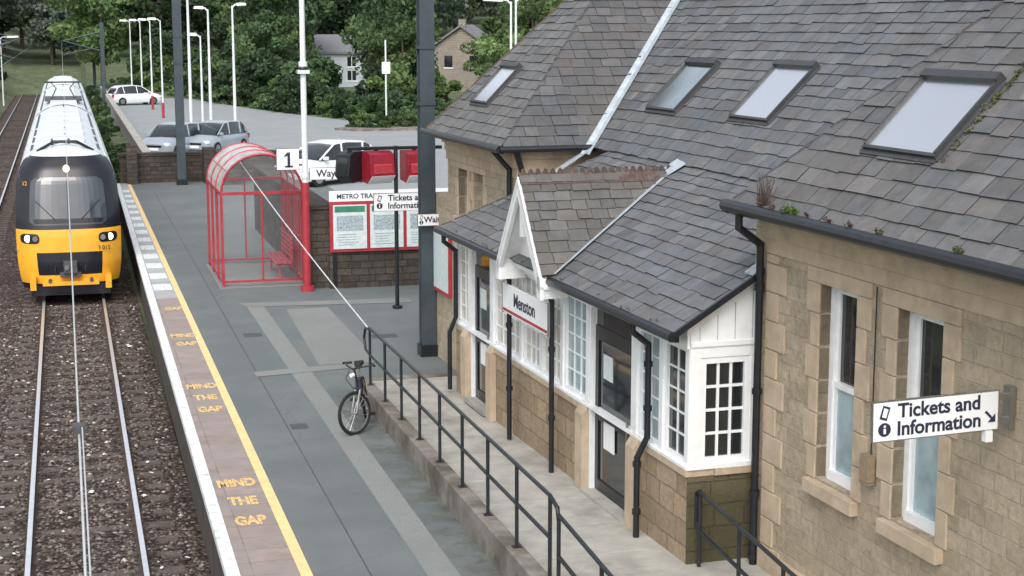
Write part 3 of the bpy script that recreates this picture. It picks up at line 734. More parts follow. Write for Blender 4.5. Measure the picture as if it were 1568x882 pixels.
S2=sign_board(None,'waiting_room_sign',6.04,7.0,28.08,2.44,2.66,['Waiting room'],arrow=False,ts=.15)
e=empty('station_name_sign'); e.location=(6.17,15.25,0); e.rotation_euler=(0,0,.038)
m=MB(); m.box(-.235,-.21,3.88,5.78,2.12,2.52,'signwhite'); m.box(-.238,-.207,3.86,3.885,2.1,2.54,'chrome'); m.box(-.238,-.207,5.775,5.8,2.1,2.54,'chrome'); m.box(-.238,-.234,3.9,5.76,2.14,2.18,'red'); m.build('board',e,smooth=False)
text('lettering','Menston',.26,(-.239,4.83,2.34),(math.pi/2,0,-math.pi/2),'signblue',e,ext=.002)
e2=empty('poster_case'); e2.location=(6.17,15.25,0); e2.rotation_euler=(0,0,.038)
m=MB(); m.box(WX-.06,WX-.002,11.9,13.0,1.25,2.45,'red'); m.box(WX-.065,WX-.058,11.97,12.93,1.32,2.38,'poster'); m.build('case',e2,smooth=False)
mb=MB()
zf=lambda v: .24-.1*(-v) if v<0 else .24
mb2=[(.1,-.1-.95*i) for i in range(6)]
for (x,v) in mb2: mb.tube((x,v,0),(x,v,zf(v)+.93),.022,'rail_black')
for k in(.93,.5): mb.path([(x,v,zf(v)+k) for x,v in mb2],.022,'rail_black')
mb.path([(.1,-.1,zf(0)+.93),(.1,.0,zf(0)+.87),(.1,0,zf(0)+.56),(.1,-.1,zf(0)+.5)],.022,'rail_black')
o=mb.build('handrail'); o.location=(6.17,15.25,0); o.rotation_euler=(0,0,.038)

# ------------------------------------------------------------------ masts and lamps
def hmast(name,x,y,h,w=.28,base=True):
    m=MB(); m.box(x-w/2,x+w/2,y-w/2,y-w/2+.025,0,h,'steel'); m.box(x-w/2,x+w/2,y+w/2-.025,y+w/2,0,h,'steel'); m.box(x-.012,x+.012,y-w/2+.025,y+w/2-.025,0,h,'steel')
    for zz in (4.6,5.6): m.box(x-w/2-.012,x+w/2+.012,y-w/2-.02,y+w/2+.02,zz,zz+.05,'steel')
    if base: m.box(x-w*.62,x+w*.62,y-w*.62,y+w*.62,0,.22,'black')
    return m.build(name,smooth=False)
hmast('catenary_mast',6.28,28.35,10,.27); hmast('catenary_mast',4.22,62.4,12,.32)
def lamp(name,x,y,h,arm=.9,dirx=1,z0=0,r=.07,head=True,red=False):
    m=MB()
    m.tube((x,y,z0),(x,y,z0+h*.45),r,'galv',12,r*.85); m.tube((x,y,z0+h*.45),(x,y,z0+h),r*.8,'galv',12,r*.55)
    if red: m.tube((x,y,z0),(x,y,z0+1.0),r*1.3,'red',12)
    if head:
        m.path([(x,y,z0+h-.1),(x+dirx*.15,y,z0+h+.05),(x+dirx*arm*.6,y,z0+h+.08)],r*.5,'galv')
        m.hexa([(x+dirx*arm*.4,y-.15,z0+h),(x+dirx*(arm+.15),y-.15,z0+h+.03),(x+dirx*(arm+.15),y+.15,z0+h+.03),(x+dirx*arm*.4,y+.15,z0+h),
                (x+dirx*arm*.4,y-.08,z0+h+.16),(x+dirx*(arm+.1),y-.08,z0+h+.16),(x+dirx*(arm+.1),y+.08,z0+h+.16),(x+dirx*arm*.4,y+.08,z0+h+.16)],'galv')
    return m.build(name)
lamp('street_lamp',9,89,7.1,arm=.6,r=.09); lamp('street_lamp',7.6,88,6.9,dirx=-1,arm=.6,r=.09); lamp('street_lamp',6.1,82,9,r=.09)
lamp('street_lamp',6.3,109,6.4,red=True,dirx=-1,arm=.7);lamp('street_lamp',6.2,120,6.4,red=True,dirx=-1,arm=.7);lamp('street_lamp',6.0,131,6.4,red=True,dirx=-1,arm=.7);lamp('street_lamp',5.7,143,6.4,dirx=-1,arm=.7);lamp('street_lamp',7.0,86,5.5,dirx=-1,arm=.5)
lamp('street_lamp',16.1,58,6.9,dirx=-1); lamp('street_lamp',16.4,58.4,7.0,dirx=1)
lamp('street_lamp',-5.2,150,6.0,dirx=1,z0=-1,arm=1.4)
sg=MB(); sg.tube((18.6,95,0),(18.6,95,5.2),.05,'galv'); sg.box(18.35,18.85,94.9,94.93,3.2,3.9,'signwhite'); sg.build('road_sign')
L=empty('platform_lamp',(5.2,36.2,0))
m=MB(); m.tube((0,0,0),(0,0,2.5),.085,'red',14); m.tube((0,0,0),(0,0,.12),.16,'red',14); m.tube((0,0,2.5),(0,0,8.2),.072,'galv',12,.055)
m.tube((0,0,2.6),(0,0,2.7),.09,'galv',12); m.box(-.13,.13,-.13,.13,4.95,5.03,'galv'); m.ring((0,0,5.07),(0,0,1),.07,.05,'black'); m.tube((0,0,5.05),(0,0,5.22),.10,'galv',12)
m.path([(0,0,8.1),(-.3,0,8.3),(-1,0,8.35)],.04,'galv'); m.box(-1.5,-.8,-.15,.15,8.3,8.42,'galv')
m.build('post',L)
m=MB(); m.box(-.64,-.14,-.03,-.01,2.80,3.27,'signwhite'); m.box(-.65,-.13,-.012,.0,2.79,3.28,'black'); m.tube((-.14,0,3.2),(0,0,3.2),.02,'black'); m.tube((-.14,0,2.9),(0,0,2.9),.02,'black')
m.box(.1,1.22,-.03,-.01,2.56,2.82,'signwhite'); m.box(.09,1.23,-.012,0,2.55,2.83,'black'); m.tube((0,0,2.7),(.12,0,2.7),.02,'black')
m.box(-.40,-.34,-.036,-.031,2.88,3.19,'signblue'); m.box(-.46,-.28,-.036,-.031,2.85,2.89,'signblue'); m.prism([(-.40,-.036,3.19),(-.40,-.036,3.12),(-.47,-.036,3.08),(-.47,-.036,3.12)],(0,.005,0),'signblue')
m.build('boards',L,smooth=False)
text('lettering','Way out',.23,(.66,-.032,2.69),(math.pi/2,0,0),'signblue',L,bold=.02)
D=empty('information_display_post',(6.73,33.4,0))
m=MB(); m.tube((0,0,0),(0,0,3.5),.045,'black',12); m.tube((0,0,0),(0,0,.06),.11,'black',12)
m.box(-1.05,1.0,-.05,.05,3.42,3.49,'black')
def disp(cx,w,rot,k,zb=2.72):
    c,s=math.cos(rot),math.sin(rot)
    A=Vector((c,s,0));Nn=Vector((s,-c,0)); O=Vector((cx,0,0))
    P=lambda n,z: O+A*(-w/2)+Nn*n+Vector((0,0,z))
    m.prism([P(-.2,zb+.05),P(.12,zb),P(.30,zb+.16),P(.24,3.34),P(.1,3.40),P(-.2,3.40)],A*w,k)
    if k!='redbox': m.prism([O+A*(-w/2+.05)+Nn*.305+Vector((0,0,zb+.18)),O+A*(-w/2+.05)+Nn*.31+Vector((0,0,zb+.2)),O+A*(-w/2+.05)+Nn*.262+Vector((0,0,3.28)),O+A*(-w/2+.05)+Nn*.25+Vector((0,0,3.28))],A*(w-.1),'gl_dark')
    else: m.prism([O+A*(-w/2+.06)+Nn*.300+Vector((0,0,zb+.2)),O+A*(-w/2+.06)+Nn*.312+Vector((0,0,zb+.22)),O+A*(-w/2+.06)+Nn*.29+Vector((0,0,3.12)),O+A*(-w/2+.06)+Nn*.27+Vector((0,0,3.14))],A*(w-.12),'red')
    m.prism([P(.125,zb-.006),P(.303,zb+.15),P(.31,zb+.17),P(.13,zb+.01)],A*w,'signwhite' if k=='redbox' else 'black')
    m.tube((cx,0,3.38),(cx,0,3.45),.05,'black')
disp(-.42,.58,.35,'redbox'); disp(.40,.5,.2,'redbox'); disp(-.98,.36,-.8,'black',2.75)
m.build('post_and_displays',D,bevel=.02)
s=sign_board(D,'direction_sign',-.50,.72,-.06,2.12,2.50,['Tickets and','Information'],arrow=False,ts=.18)
mb=MB()
mb.box(5.75,9.5,36.35,36.75,0,.84,'stonedark'); mb.box(5.35,5.80,36.5,48,0,1.85,'stonedark'); mb.box(5.3,5.86,36.45,48,1.85,1.95,'stonedark')
mb.build('stone_wall',smooth=False)
e=empty('notice_board',(0,0,0))
m=MB()
m.box(5.75,9.3,36.28,36.34,.86,2.02,'red'); m.box(5.75,9.3,36.27,36.345,2.03,2.27,'signwhite')
x=5.83
for i in range(4):
    m.box(x,x+.78,36.262,36.278,.93,1.95,'poster'); m.box(x+.04,x+.74,36.258,36.264,1.78,1.92,'green' if i<2 else 'postdark')
    m.box(x+.08,x+.70,36.258,36.263,1.35,1.70,'postdark')
    for j in range(5): m.box(x+.1,x+.1+rnd.uniform(.3,.55),36.255,36.26,1.02+.06*j,1.035+.06*j,'postdark')
    x+=.86
m.box(5.82,5.90,36.3,36.5,0,.9,'black'); m.build('case',e,smooth=False)
text('lettering','METRO TRAIN',.155,(6.42,36.268,2.14),(math.pi/2,0,0),'signblue',e,bold=.02)
SH=empty('platform_shelter',(0,0,0))
m=MB(); xl,xr2=3.38,5.25; ys4=[37.1,38.3,39.5,40.7]; cx=(xl+xr2)/2;R=(xr2-xl)/2; zs=2.2
hoop=[(cx+R*math.cos(math.pi*i/16),zs+.95*R*math.sin(math.pi*i/16)) for i in range(17)]
for y in ys4:
    for x in(xl,xr2): m.box(x-.03,x+.03,y-.03,y+.03,0,zs,'red')
for y in ys4:
    m.path([(a,y,b) for a,b in hoop],.028,'red')
for k_ in(3,13): a,b=hoop[k_]; m.tube((a,37.1,b),(a,40.7,b),.012,'red')
for y in (37.1,40.7):
    m.box(xl,xr2,y-.025,y+.025,zs-.04,zs+.03,'red'); m.box(xl,xr2,y-.02,y+.02,.12,.17,'red')
    m.box(xl+.9,xl+.94,y-.02,y+.02,.17,zs,'red')
for x in(xl,xr2):
    m.box(x-.03,x+.03,37.1,40.7,zs-.04,zs+.03,'red'); m.box(x-.02,x+.02,37.1,40.7,.12,.17,'red')
    if x==xr2: m.box(x-.02,x+.02,37.1,40.7,1.05,1.1,'red')
for y in (37.5,37.9,38.7,39.1,39.9,40.3): m.box(xr2-.015,xr2+.015,y-.015,y+.015,.17,zs,'red')
m.build('frame',SH,smooth=False)
m=MB()
for (a,b),(c,d) in zip(hoop[:-1],hoop[1:]): m.poly([(a,37.1,b),(c,37.1,d),(c,40.7,d),(a,40.7,b)],'shroof')
m.build('vaulted_roof',SH,recalc=False)
m=MB()
m.poly([(xr2,37.14,.17),(xr2,40.66,.17),(xr2,40.66,zs),(xr2,37.14,zs)],'shglass')
m.poly([(xl,38.35,.17),(xl,40.66,.17),(xl,40.66,zs),(xl,38.35,zs)],'shglass')
for y in(37.1,40.7):
    m.poly([(xl+.04,y,.17),(xr2-.04,y,.17),(xr2-.04,y,zs-.04),(xl+.04,y,zs-.04)],'shglass'); m.poly([(a,y,b) for a,b in hoop],'shglass')
m.build('glazing',SH,smooth=False,recalc=False)
m=MB()
for i in range(4): m.box(4.65+.1*i,4.73+.1*i,37.6,39.6,.44,.47,'red')
for i in range(5): m.ob((5.07,0,0),ey,(-1,0,0),37.6,39.6,0,.02,.55+.11*i,.63+.11*i,'red')
for y in(37.8,39.4): m.box(4.68,5.05,y,y+.05,.38,.44,'red'); m.box(4.75,4.8,y,y+.05,0,.4,'red'); m.box(5.04,5.08,y,y+.05,.3,1.1,'red')
m.build('bench',SH,smooth=False)
m=MB(); m.box(xl-.1,xr2+.1,37,40.85,0,.03,'patch'); m.build('base',SH,smooth=False)
m=MB(); p=Vector((4.56,24.95,1.2)); q=Vector((3.95,40.7,3.02)); pts=[p.lerp(q,i/14)+Vector((0,0,-.22*4*(i/14)*(1-i/14)*.4)) for i in range(15)]; m.path(pts,.011,'cable',6); m.build('stay_cable')

# ------------------------------------------------------------------ bicycle (front wheel turned, leaning on the kerb)
BK=empty('bicycle',(4.06,22.9,0)); BK.rotation_euler=(math.radians(-6),0,math.radians(76))
m=MB(); rw=.33
class FR:  # steered assembly helper
    a=math.radians(-42)
    def __call__(s,p):
        x,y,z=p; x-=.12; c,q=math.cos(s.a),math.sin(s.a); return (x*c-y*q+.12,x*q+y*c,z)
fr_=FR(); ident=lambda p:p
for cx_,T_ in((0,fr_),(1.05,ident)):
    C=Vector(T_((cx_,0,rw))); ax=Vector(T_((cx_,1,rw)))-C; fw_=Vector(T_((cx_+1,0,rw)))-C
    m.ring(C,ax,rw-.022,.024,'rubber',32,6); m.ring(C,ax,rw-.05,.011,'chrome',32,5)
    for i in range(18):
        th=2*math.pi*i/18; m.tube(C+ax*(.02 if i%2 else -.02),C+fw_*(rw-.05)*math.cos(th)+Vector((0,0,(rw-.05)*math.sin(th))),.0025,'chrome',4)
    m.tube(C-ax*.06,C+ax*.06,.022,'chrome')
hd=(.16,0,.82); st=(.70,0,.72); bb=(.60,0,.29); hd2=(.15,0,.68)
m.tube(hd,hd2,.024,'signblue'); m.tube(hd2,bb,.021,'signblue'); m.tube(hd,st,.018,'signblue'); m.tube(st,bb,.018,'signblue')
for s_ in(-.05,.05):
    m.tube((1.05,s_,rw),(.62,s_*.5,.29),.011,'signblue'); m.tube((1.05,s_,rw),(.70,s_*.3,.70),.010,'signblue'); m.tube(fr_((0,s_,rw)),fr_((.13,s_,.68)),.016,'chrome')
m.tube(fr_((.13,-.06,.68)),fr_((.13,.06,.68)),.022,'signblue')
m.tube(hd,fr_((.10,0,.98)),.016,'black'); m.path([fr_(p) for p in[(.22,-.31,1.03),(.12,-.16,1.02),(.07,0,.99),(.12,.16,1.02),(.22,.31,1.03)]],.014,'black')
m.tube(fr_((.20,-.34,1.03)),fr_((.28,-.22,1.03)),.019,'rubber'); m.tube(fr_((.20,.34,1.03)),fr_((.28,.22,1.03)),.019,'rubber')
m.tube(st,(.72,0,.88),.013,'chrome'); m.hexa([(.60,-.03,.88),(.88,-.08,.9),(.88,.08,.9),(.60,.03,.88),(.60,-.02,.92),(.88,-.07,.95),(.88,.07,.95),(.60,.02,.92)],'rubber')
m.ring((.60,-.05,.29),(0,1,0),.085,.006,'chrome',20,5); m.tube((.60,-.06,.29),(.70,-.09,.15),.01,'chrome'); m.tube((.60,.06,.29),(.50,.09,.43),.01,'chrome')
m.box(.66,.76,-.17,-.08,.12,.15,'rubber'); m.box(.45,.55,.08,.17,.42,.45,'rubber'); m.tube((.60,-.05,.20),(1.05,-.05,.30),.005,'rubber',4);m.tube((.60,-.05,.37),(1.05,-.05,.36),.005,'rubber',4)
m.path([fr_((.06,.05,.98)),fr_((.02,.12,.85)),fr_((.1,.05,.66))],.005,'rubber',4); m.path([fr_((.06,-.05,.98)),fr_((.0,-.14,.9)),(.2,0,.75)],.005,'rubber',4)
m.tube(fr_((.08,0,.9)),fr_((.02,0,.9)),.03,'signwhite')
m.build('frame_and_wheels',BK)

# ------------------------------------------------------------------ train
T=empty('electric_train',(-0.03,42.0,-.95)); T.scale=(.93,1,1.045)
prof=[(.30,1.26),(.6,1.34),(.9,1.38),(1.2,1.40),(1.6,1.405),(2.0,1.40),(2.4,1.39),(2.8,1.36),(3.0,1.32),(3.15,1.26),(3.3,1.17),(3.42,1.05),(3.52,.90),(3.60,.74),(3.67,.56),(3.72,.38),(3.75,.2),(3.76,.02)]
def wh(h):
    for (a,wa),(b,wb) in zip(prof[:-1],prof[1:]):
        if a<=h<=b: return wa+(wb-wa)*(h-a)/(b-a)
    return prof[0][1] if h<prof[0][0] else .02
def rake(h):
    P=[(0,.05),(.9,.0),(1.6,.05),(2.0,.14),(2.9,.45),(3.2,.62),(3.5,.88),(3.7,1.2),(3.77,1.5)]
    for (a,wa),(b,wb) in zip(P[:-1],P[1:]):
        if a<=h<=b: return wa+(wb-wa)*(h-a)/(b-a)
    return 0
def fp(s,h,off=0):
    w=wh(h); return (s*w, rake(h)+.55*abs(s)**4-off, h)
m=MB()
hs=[.30+.0692*i for i in range(51)]; hs[-1]=3.76
ns=32
for j in range(50):
    for i in range(ns):
        s0=-1+2*i/ns; s1=-1+2*(i+1)/ns; h0,h1=hs[j],hs[j+1]; hc=(h0+h1)/2; scn=abs((s0+s1)/2)
        if hc>3.45: k='tsilver'
        elif hc>1.72: k='tblack'
        elif hc>.50:
            k='yellow'
            if .62<hc<1.22 and scn<.60: k='tblack'
        else: k='tblack' if (hc<.42) else 'yellow'
        m.poly([fp(s0,h0),fp(s1,h0),fp(s1,h1),fp(s0,h1)],k)
def body(y0,y1,front=False):
    for (a,wa),(b,wb) in zip(prof[:-1],prof[1:]):
        for s_ in(-1,1):
            h=(a+b)/2; k='tsilver' if h>3.1 else('tred' if h<1.3 else 'tblack' if 1.7<h<2.7 else 'tsilver')
            ya=(lambda hh:(rake(hh)+.55)) if front else (lambda hh:y0)
            if front:
                kk=k if h<3.1 else 'tblack'
                m.poly([(s_*wa,ya(a),a),(s_*wb,ya(b),b),(s_*wb,2.2,b),(s_*wa,2.2,a)],kk if h<3.45 else 'tsilver')
                m.poly([(s_*wa,2.2,a),(s_*wb,2.2,b),(s_*wb,y1,b),(s_*wa,y1,a)],k)
            else: m.poly([(s_*wa,ya(a),a),(s_*wb,ya(b),b),(s_*wb,y1,b),(s_*wa,y1,a)],k)
    m.poly([(-w_,y1,h_) for h_,w_ in prof]+[(w_,y1,h_) for h_,w_ in prof[::-1]],'tblack')
    if not front: m.poly([(-w_,y0,h_) for h_,w_ in prof]+[(w_,y0,h_) for h_,w_ in prof[::-1]],'tblack')
body(0,22.8,True); body(23.4,46.2); body(46.8,62)
for y in(22.7,46.1): m.box(-1.1,1.1,y,y+.8,.6,3.3,'tgrey')
m.box(-1.2,1.2,1.5,62,.12,.5,'tgrey')
me=m.build('body_shell',T,recalc=False)
bm=bmesh.new(); bm.from_mesh(me.data); bmesh.ops.remove_doubles(bm,verts=bm.verts,dist=.002); bmesh.ops.recalc_face_normals(bm,faces=bm.faces); bm.to_mesh(me.data); bm.free(); me.data.shade_smooth(); me.data.set_sharp_from_angle(angle=math.radians(40))
m=MB()
def patch(s0,s1,h0,h1,off,k,rad=.15,taper=0):
    W=(s1-s0);H=(h1-h0); nn=14; grid=[]
    for j in range(nn+1):
        v=j/nn; h=h0+H*v
        e=min(v,1-v)*H
        inset=0
        if e<rad: inset=(rad-math.sqrt(max(0,rad*rad-(rad-e)**2)))/1.4
        tp=taper*v
        grid.append([fp(s0+inset+tp+(W-2*inset-2*tp)*i/nn,h,off) for i in range(nn+1)])
    for j in range(nn):
        for i in range(nn): m.poly([grid[j][i],grid[j][i+1],grid[j+1][i+1],grid[j+1][i]],k)
patch(-.74,.74,1.86,3.0,.012,'tglass',.14,taper=.03)
patch(-.010,.010,1.9,2.96,.02,'tblack',.01)
patch(-.66,.66,1.90,2.02,.016,'tblack',.05)
for s_ in(-1,1):
    a_,b_=sorted((s_*.56,s_*.92)); patch(a_,b_,1.42,1.66,.014,'tblack',.10)
    for sx,r,k in((.78,.085,'lampw' if s_<0 else 'lampy'),(.64,.07,'chrome')):
        p=fp(s_*sx,1.54,.03); m.tube((p[0],p[1]+.05,p[2]),(p[0],p[1]-.01,p[2]),r,k,18)
    m.tube(fp(s_*.25,2.0,.03),fp(s_*.62,2.45,.04),.012,'black')
    m.box(s_*1.0-.08,s_*1.0+.08,-.08,.25,.30,.62,'yellow')
    m.tube((s_*.55,-.12,.52),(s_*.55,.2,.52),.05,'tgrey')
p=fp(0,3.2,.03); m.tube((p[0],p[1]+.1,p[2]),(p[0],p[1]-.03,p[2]),.085,'lampy',18)
m.box(-.18,.18,-.25,.3,.72,1.0,'tgrey'); m.box(-.28,.28,-.18,.3,.62,.72,'tgrey'); m.tube((-.1,-.3,.86),(-.1,0,.86),.06,'chrome'); m.tube((.12,-.27,.92),(.12,0,.92),.04,'tgrey')
for i in(-.4,.4): m.tube((i,-.1,.75),(i,.2,1.05),.025,'tblack')
m.box(-.75,.75,-.1,.2,.40,.50,'yellow'); m.box(-1.05,1.05,-.05,.5,.16,.40,'tblack')
m.build('cab_details',T)
text('unit_number','333 015',.15,(.85,fp(.6,1.28)[1]-.02,1.28),(math.pi/2,0,0),'tblack',T)
text('unit_number','12',.14,(-1.12,fp(-.8,2.85)[1]-.03,2.85),(math.pi/2,0,0),'yellow',T)
m=MB()
for y0 in(0,23.4,46.8):
    f=3 if y0==0 else 1
    y=y0+f
    while y<y0+21:
        L_=rnd.choice([1.8,2.6,3.4]); 
        if y+L_>y0+21.8 or y+L_>61.5: break
        m.box(-.55,.55,y,y+L_-.15,3.60,3.79,'tsilver'); m.box(-.98,-.80,y,y+L_,3.44,3.52,'tgrey'); m.box(.80,.98,y,y+L_,3.44,3.52,'tgrey')
        y+=L_+rnd.choice([.2,1.2])
    for s_ in(-1.1,1.1): m.tube((s_,y0+2.3,3.37),(s_,min(61.5,y0+22),3.37),.035,'tsilver')
for s_ in(-.5,.5):
    m.tube((s_,27,3.85),(s_*.6,29.2,4.15),.03,'black'); m.tube((s_*.6,29.2,4.15),(s_,27.6,4.45),.025,'black')
m.tube((-.8,27.6,4.46),(.8,27.6,4.46),.035,'black'); m.box(-.8,.8,26.6,29.4,3.74,3.84,'tgrey')
for s_ in(-.35,.1): m.tube((s_,1.75,3.72),(s_,1.5,3.86),.04,'tblack')
m.path([(-.75,1.5,3.58),(-.3,1.3,3.82),(.3,1.3,3.82),(.75,1.5,3.58)],.04,'tblack')
m.build('roof_equipment',T,smooth=False,bevel=.02)

m=MB()
m.path([(0.0,y,3.75) for y in(-6,20,42,70,120,186)],.0065,'wire',6)
m.path([(.018,y,z) for y,z in((-6,4.6),(9.06,3.79))],.004,'wire',6)
m.path([(.0,y,z) for y,z in((9.06,3.79),(60,4.6),(110,4.9),(186,4.6))],.0045,'wire',6)
m.path([(-3.4,y,3.75) for y in(-6,186)],.0075,'wire',6)
m.box(-.035,.035,9.0,9.1,3.73,3.80,'iron')
m.build('overhead_wire')
def cant(y,x,d):
    m=MB(); m.box(x-.15,x+.15,y-.15,y+.15,-1.2,6.3,'steel'); m.tube((x,y,5.6),(x+d,y,4.9),.05,'steel'); m.tube((x,y,4.1),(x+d,y,4.9),.05,'steel'); m.tube((x+d*.3,y,4.3),(x+d,y,3.85),.04,'steel'); m.build('catenary_mast',smooth=False)
cant(118,-6.2,2.8); cant(150,-6.4,2.9); cant(128.5,3.0,-2.9); cant(165,3.0,-2.9)

# ------------------------------------------------------------------ car park & surroundings
m=MB(); m.poly([(3.4,63.7,.0),(48,63.7,.0),(48,92,.0),(34,93,.0),(24,93,0),(18.5,99,0),(14,116,0),(8.5,146,0),(3.4,146,0)],'carpark')
m.build('car_park',smooth=False)
m=MB(); m.poly([(9.5,44,.004),(46,44,.004),(46,63.6,.004),(9.5,63.6,.004)],'carpark'); m.build('car_park_road',smooth=False)
m=MB(); m.box(1.95,8.2,63.5,64.0,-.9,1.05,'stonedark'); m.box(1.9,8.25,63.45,64.05,1.05,1.15,'stonedark'); m.box(2.2,2.6,63.0,63.5,0,1.5,'stonedark')
m.box(5.1,5.5,62.6,63.5,0,1.35,'stonedark'); m.box(5.5,6.4,61.8,63.0,0,1.3,'stonedark')
m.build('boundary_wall',smooth=False)
m=MB(); m.box(3.1,3.35,64.1,146,-1,.75,'parap'); m.box(3.05,3.4,64.1,146,.75,.82,'conc'); m.build('parapet_wall',smooth=False)
m=MB(); m.prism([(15.2,93.4,0),(16.2,91.8,0),(19.5,91.6,0),(23,91.8,0),(23,94.5,0),(18.8,96.2,0)],(0,0,.12),'kerb'); m.build('kerb_island',smooth=False)

def car(name,loc,rz,paint):
    e=empty(name,loc,rz); m=MB()
    def loft(secs,k,kk=None):
        b=len(m.v); n=len(secs[0])
        for s_ in secs: m.v+=s_
        for i in range(len(secs)-1):
            for j in range(n):
                j2=(j+1)%n; m.face((b+i*n+j,b+i*n+j2,b+(i+1)*n+j2,b+(i+1)*n+j),k)
        m.face(tuple(b+j for j in range(n))[::-1],k); m.face(tuple(b+(len(secs)-1)*n+j for j in range(n)),k)
    def sec(x,w,z0,z1,rt=.12):
        return [(x,-w*.94,z0),(x,-w,z0+.15),(x,-w,(z0+z1)/2),(x,-w*.97,z1-rt),(x,-w*.86,z1),(x,0,z1+.03),(x,w*.86,z1),(x,w*.97,z1-rt),(x,w,(z0+z1)/2),(x,w,z0+.15),(x,w*.94,z0)]
    loft([sec(-2.02,.66,.35,.72),sec(-1.92,.78,.25,.86),sec(-1.5,.84,.2,.93),sec(-.5,.86,.2,.95),sec(.6,.86,.2,.95),sec(1.3,.85,.2,.90),sec(1.75,.80,.22,.80),sec(1.98,.68,.3,.62)],paint)
    def cs(x,w,z): return [(x,-w,.90),(x,-w*.82,z),(x,0,z+.03),(x,w*.82,z),(x,w,.90)]
    loft([cs(-1.85,.76,.95),cs(-1.6,.79,1.30),cs(-1.3,.80,1.43),cs(-.3,.81,1.48),cs(.35,.80,1.42),cs(1.15,.78,.94)],'gl_dark')
    for (a,wa,za),(b,wb,zb) in zip([(-1.62,.79,1.30),(-1.3,.80,1.43),(-.3,.81,1.48)],[(-1.3,.80,1.43),(-.3,.81,1.48),(.35,.80,1.42)]):
        m.hexa([(a,-wa*.84,za),(b,-wb*.84,zb),(b,wb*.84,zb),(a,wa*.84,za),(a,-wa*.7,za+.05),(b,-wb*.7,zb+.05),(b,wb*.7,zb+.05),(a,wa*.7,za+.05)],paint)
    for s_ in(-1,1):
        for (x0,z0,x1,z1) in((1.15,.93,.33,1.43),(.0,.93,-.05,1.47),(-1.05,.93,-1.15,1.45),(-1.8,.93,-1.55,1.32)):
            m.tube((x0,s_*.80,z0),(x1,s_*.68,z1),.035,paint,6)
        for x in(-1.25,1.25):
            m.tube((x,s_*.70,.31),(x,s_*.87,.31),.31,'rubber',20); m.tube((x,s_*.86,.31),(x,s_*.885,.31),.19,'chrome',14)
        m.box(1.80,1.97,s_*.66-.13,s_*.66+.13,.58,.70,'signwhite'); m.box(-2.0,-1.88,s_*.68-.1,s_*.68+.1,.62,.85,'red')
        m.box(.85,1.0,min(s_*.82,s_*.97),max(s_*.82,s_*.97),.93,1.05,paint)
    m.box(1.95,2.01,-.26,.26,.36,.48,'signwhite'); m.box(1.9,1.99,-.4,.4,.50,.60,'black'); m.box(-2.05,-2.0,-.26,.26,.5,.62,'yellow')
    m.build('bodywork',e); return e
car('parked_car',(9.7,61.5,.0),math.radians(215),'carwhite').scale=(1.05,1.05,1.08)
car('parked_car',(6.9,78,0),math.radians(235),'carsilver'); car('parked_car',(4.9,77,0),math.radians(238),'carsilver')
car('parked_car',(5.2,128,0),math.radians(20),'carwhite')

def house(name,x,y,w,d,h,rh,k,z0=0,rz=0,chim=True):
    e=empty(name,(x,y,z0),rz); m=MB(); m.box(-w/2,w/2,-d/2,d/2,0,h,k)
    m.prism([(-w/2,-d/2,h),(-w/2,d/2,h),(-w/2,0,h+rh)],(w,0,0),k)
    for s_ in(-1,1): m.hexa([(-w/2-.3,s_*(d/2+.3),h-.15),(w/2+.3,s_*(d/2+.3),h-.15),(w/2+.3,0,h+rh+.05),(-w/2-.3,0,h+rh+.05),(-w/2-.3,s_*(d/2+.3),h+.05),(w/2+.3,s_*(d/2+.3),h+.05),(w/2+.3,0,h+rh+.25),(-w/2-.3,0,h+rh+.25)],'rooft')
    for i in range(int(w/2.4)):
        xx=-w/2+1.2+2.4*i
        for zz in(1.0,2.3):
            if zz+.9<h: m.box(xx-.4,xx+.4,-d/2-.03,-d/2+.02,zz,zz+.9,'gl_dark'); m.box(xx-.5,xx+.5,-d/2-.06,-d/2,zz-.12,zz,'white'); m.box(xx-.03,xx+.03,-d/2-.05,-d/2-.03,zz,zz+.9,'white')
    for yy in(-1.1,1.1): m.box(-w/2-.03,-w/2+.02,yy-.35,yy+.35,h-1.5,h-.5,'gl_dark'); m.box(-w/2-.05,-w/2,yy-.42,yy+.42,h-1.6,h-1.5,'white')
    if chim: m.box(-w/2+.5,-w/2+1.1,-.3,.3,h+rh-.4,h+rh+.7,k)
    m.build('walls_and_roof',e,smooth=False)
house('stone_house',34.3,138,6,5.5,4.0,1.9,'house',0,1.15)
house('white_house',26.8,152,9,5,3.6,1.4,'render',0,.05,chim=False)

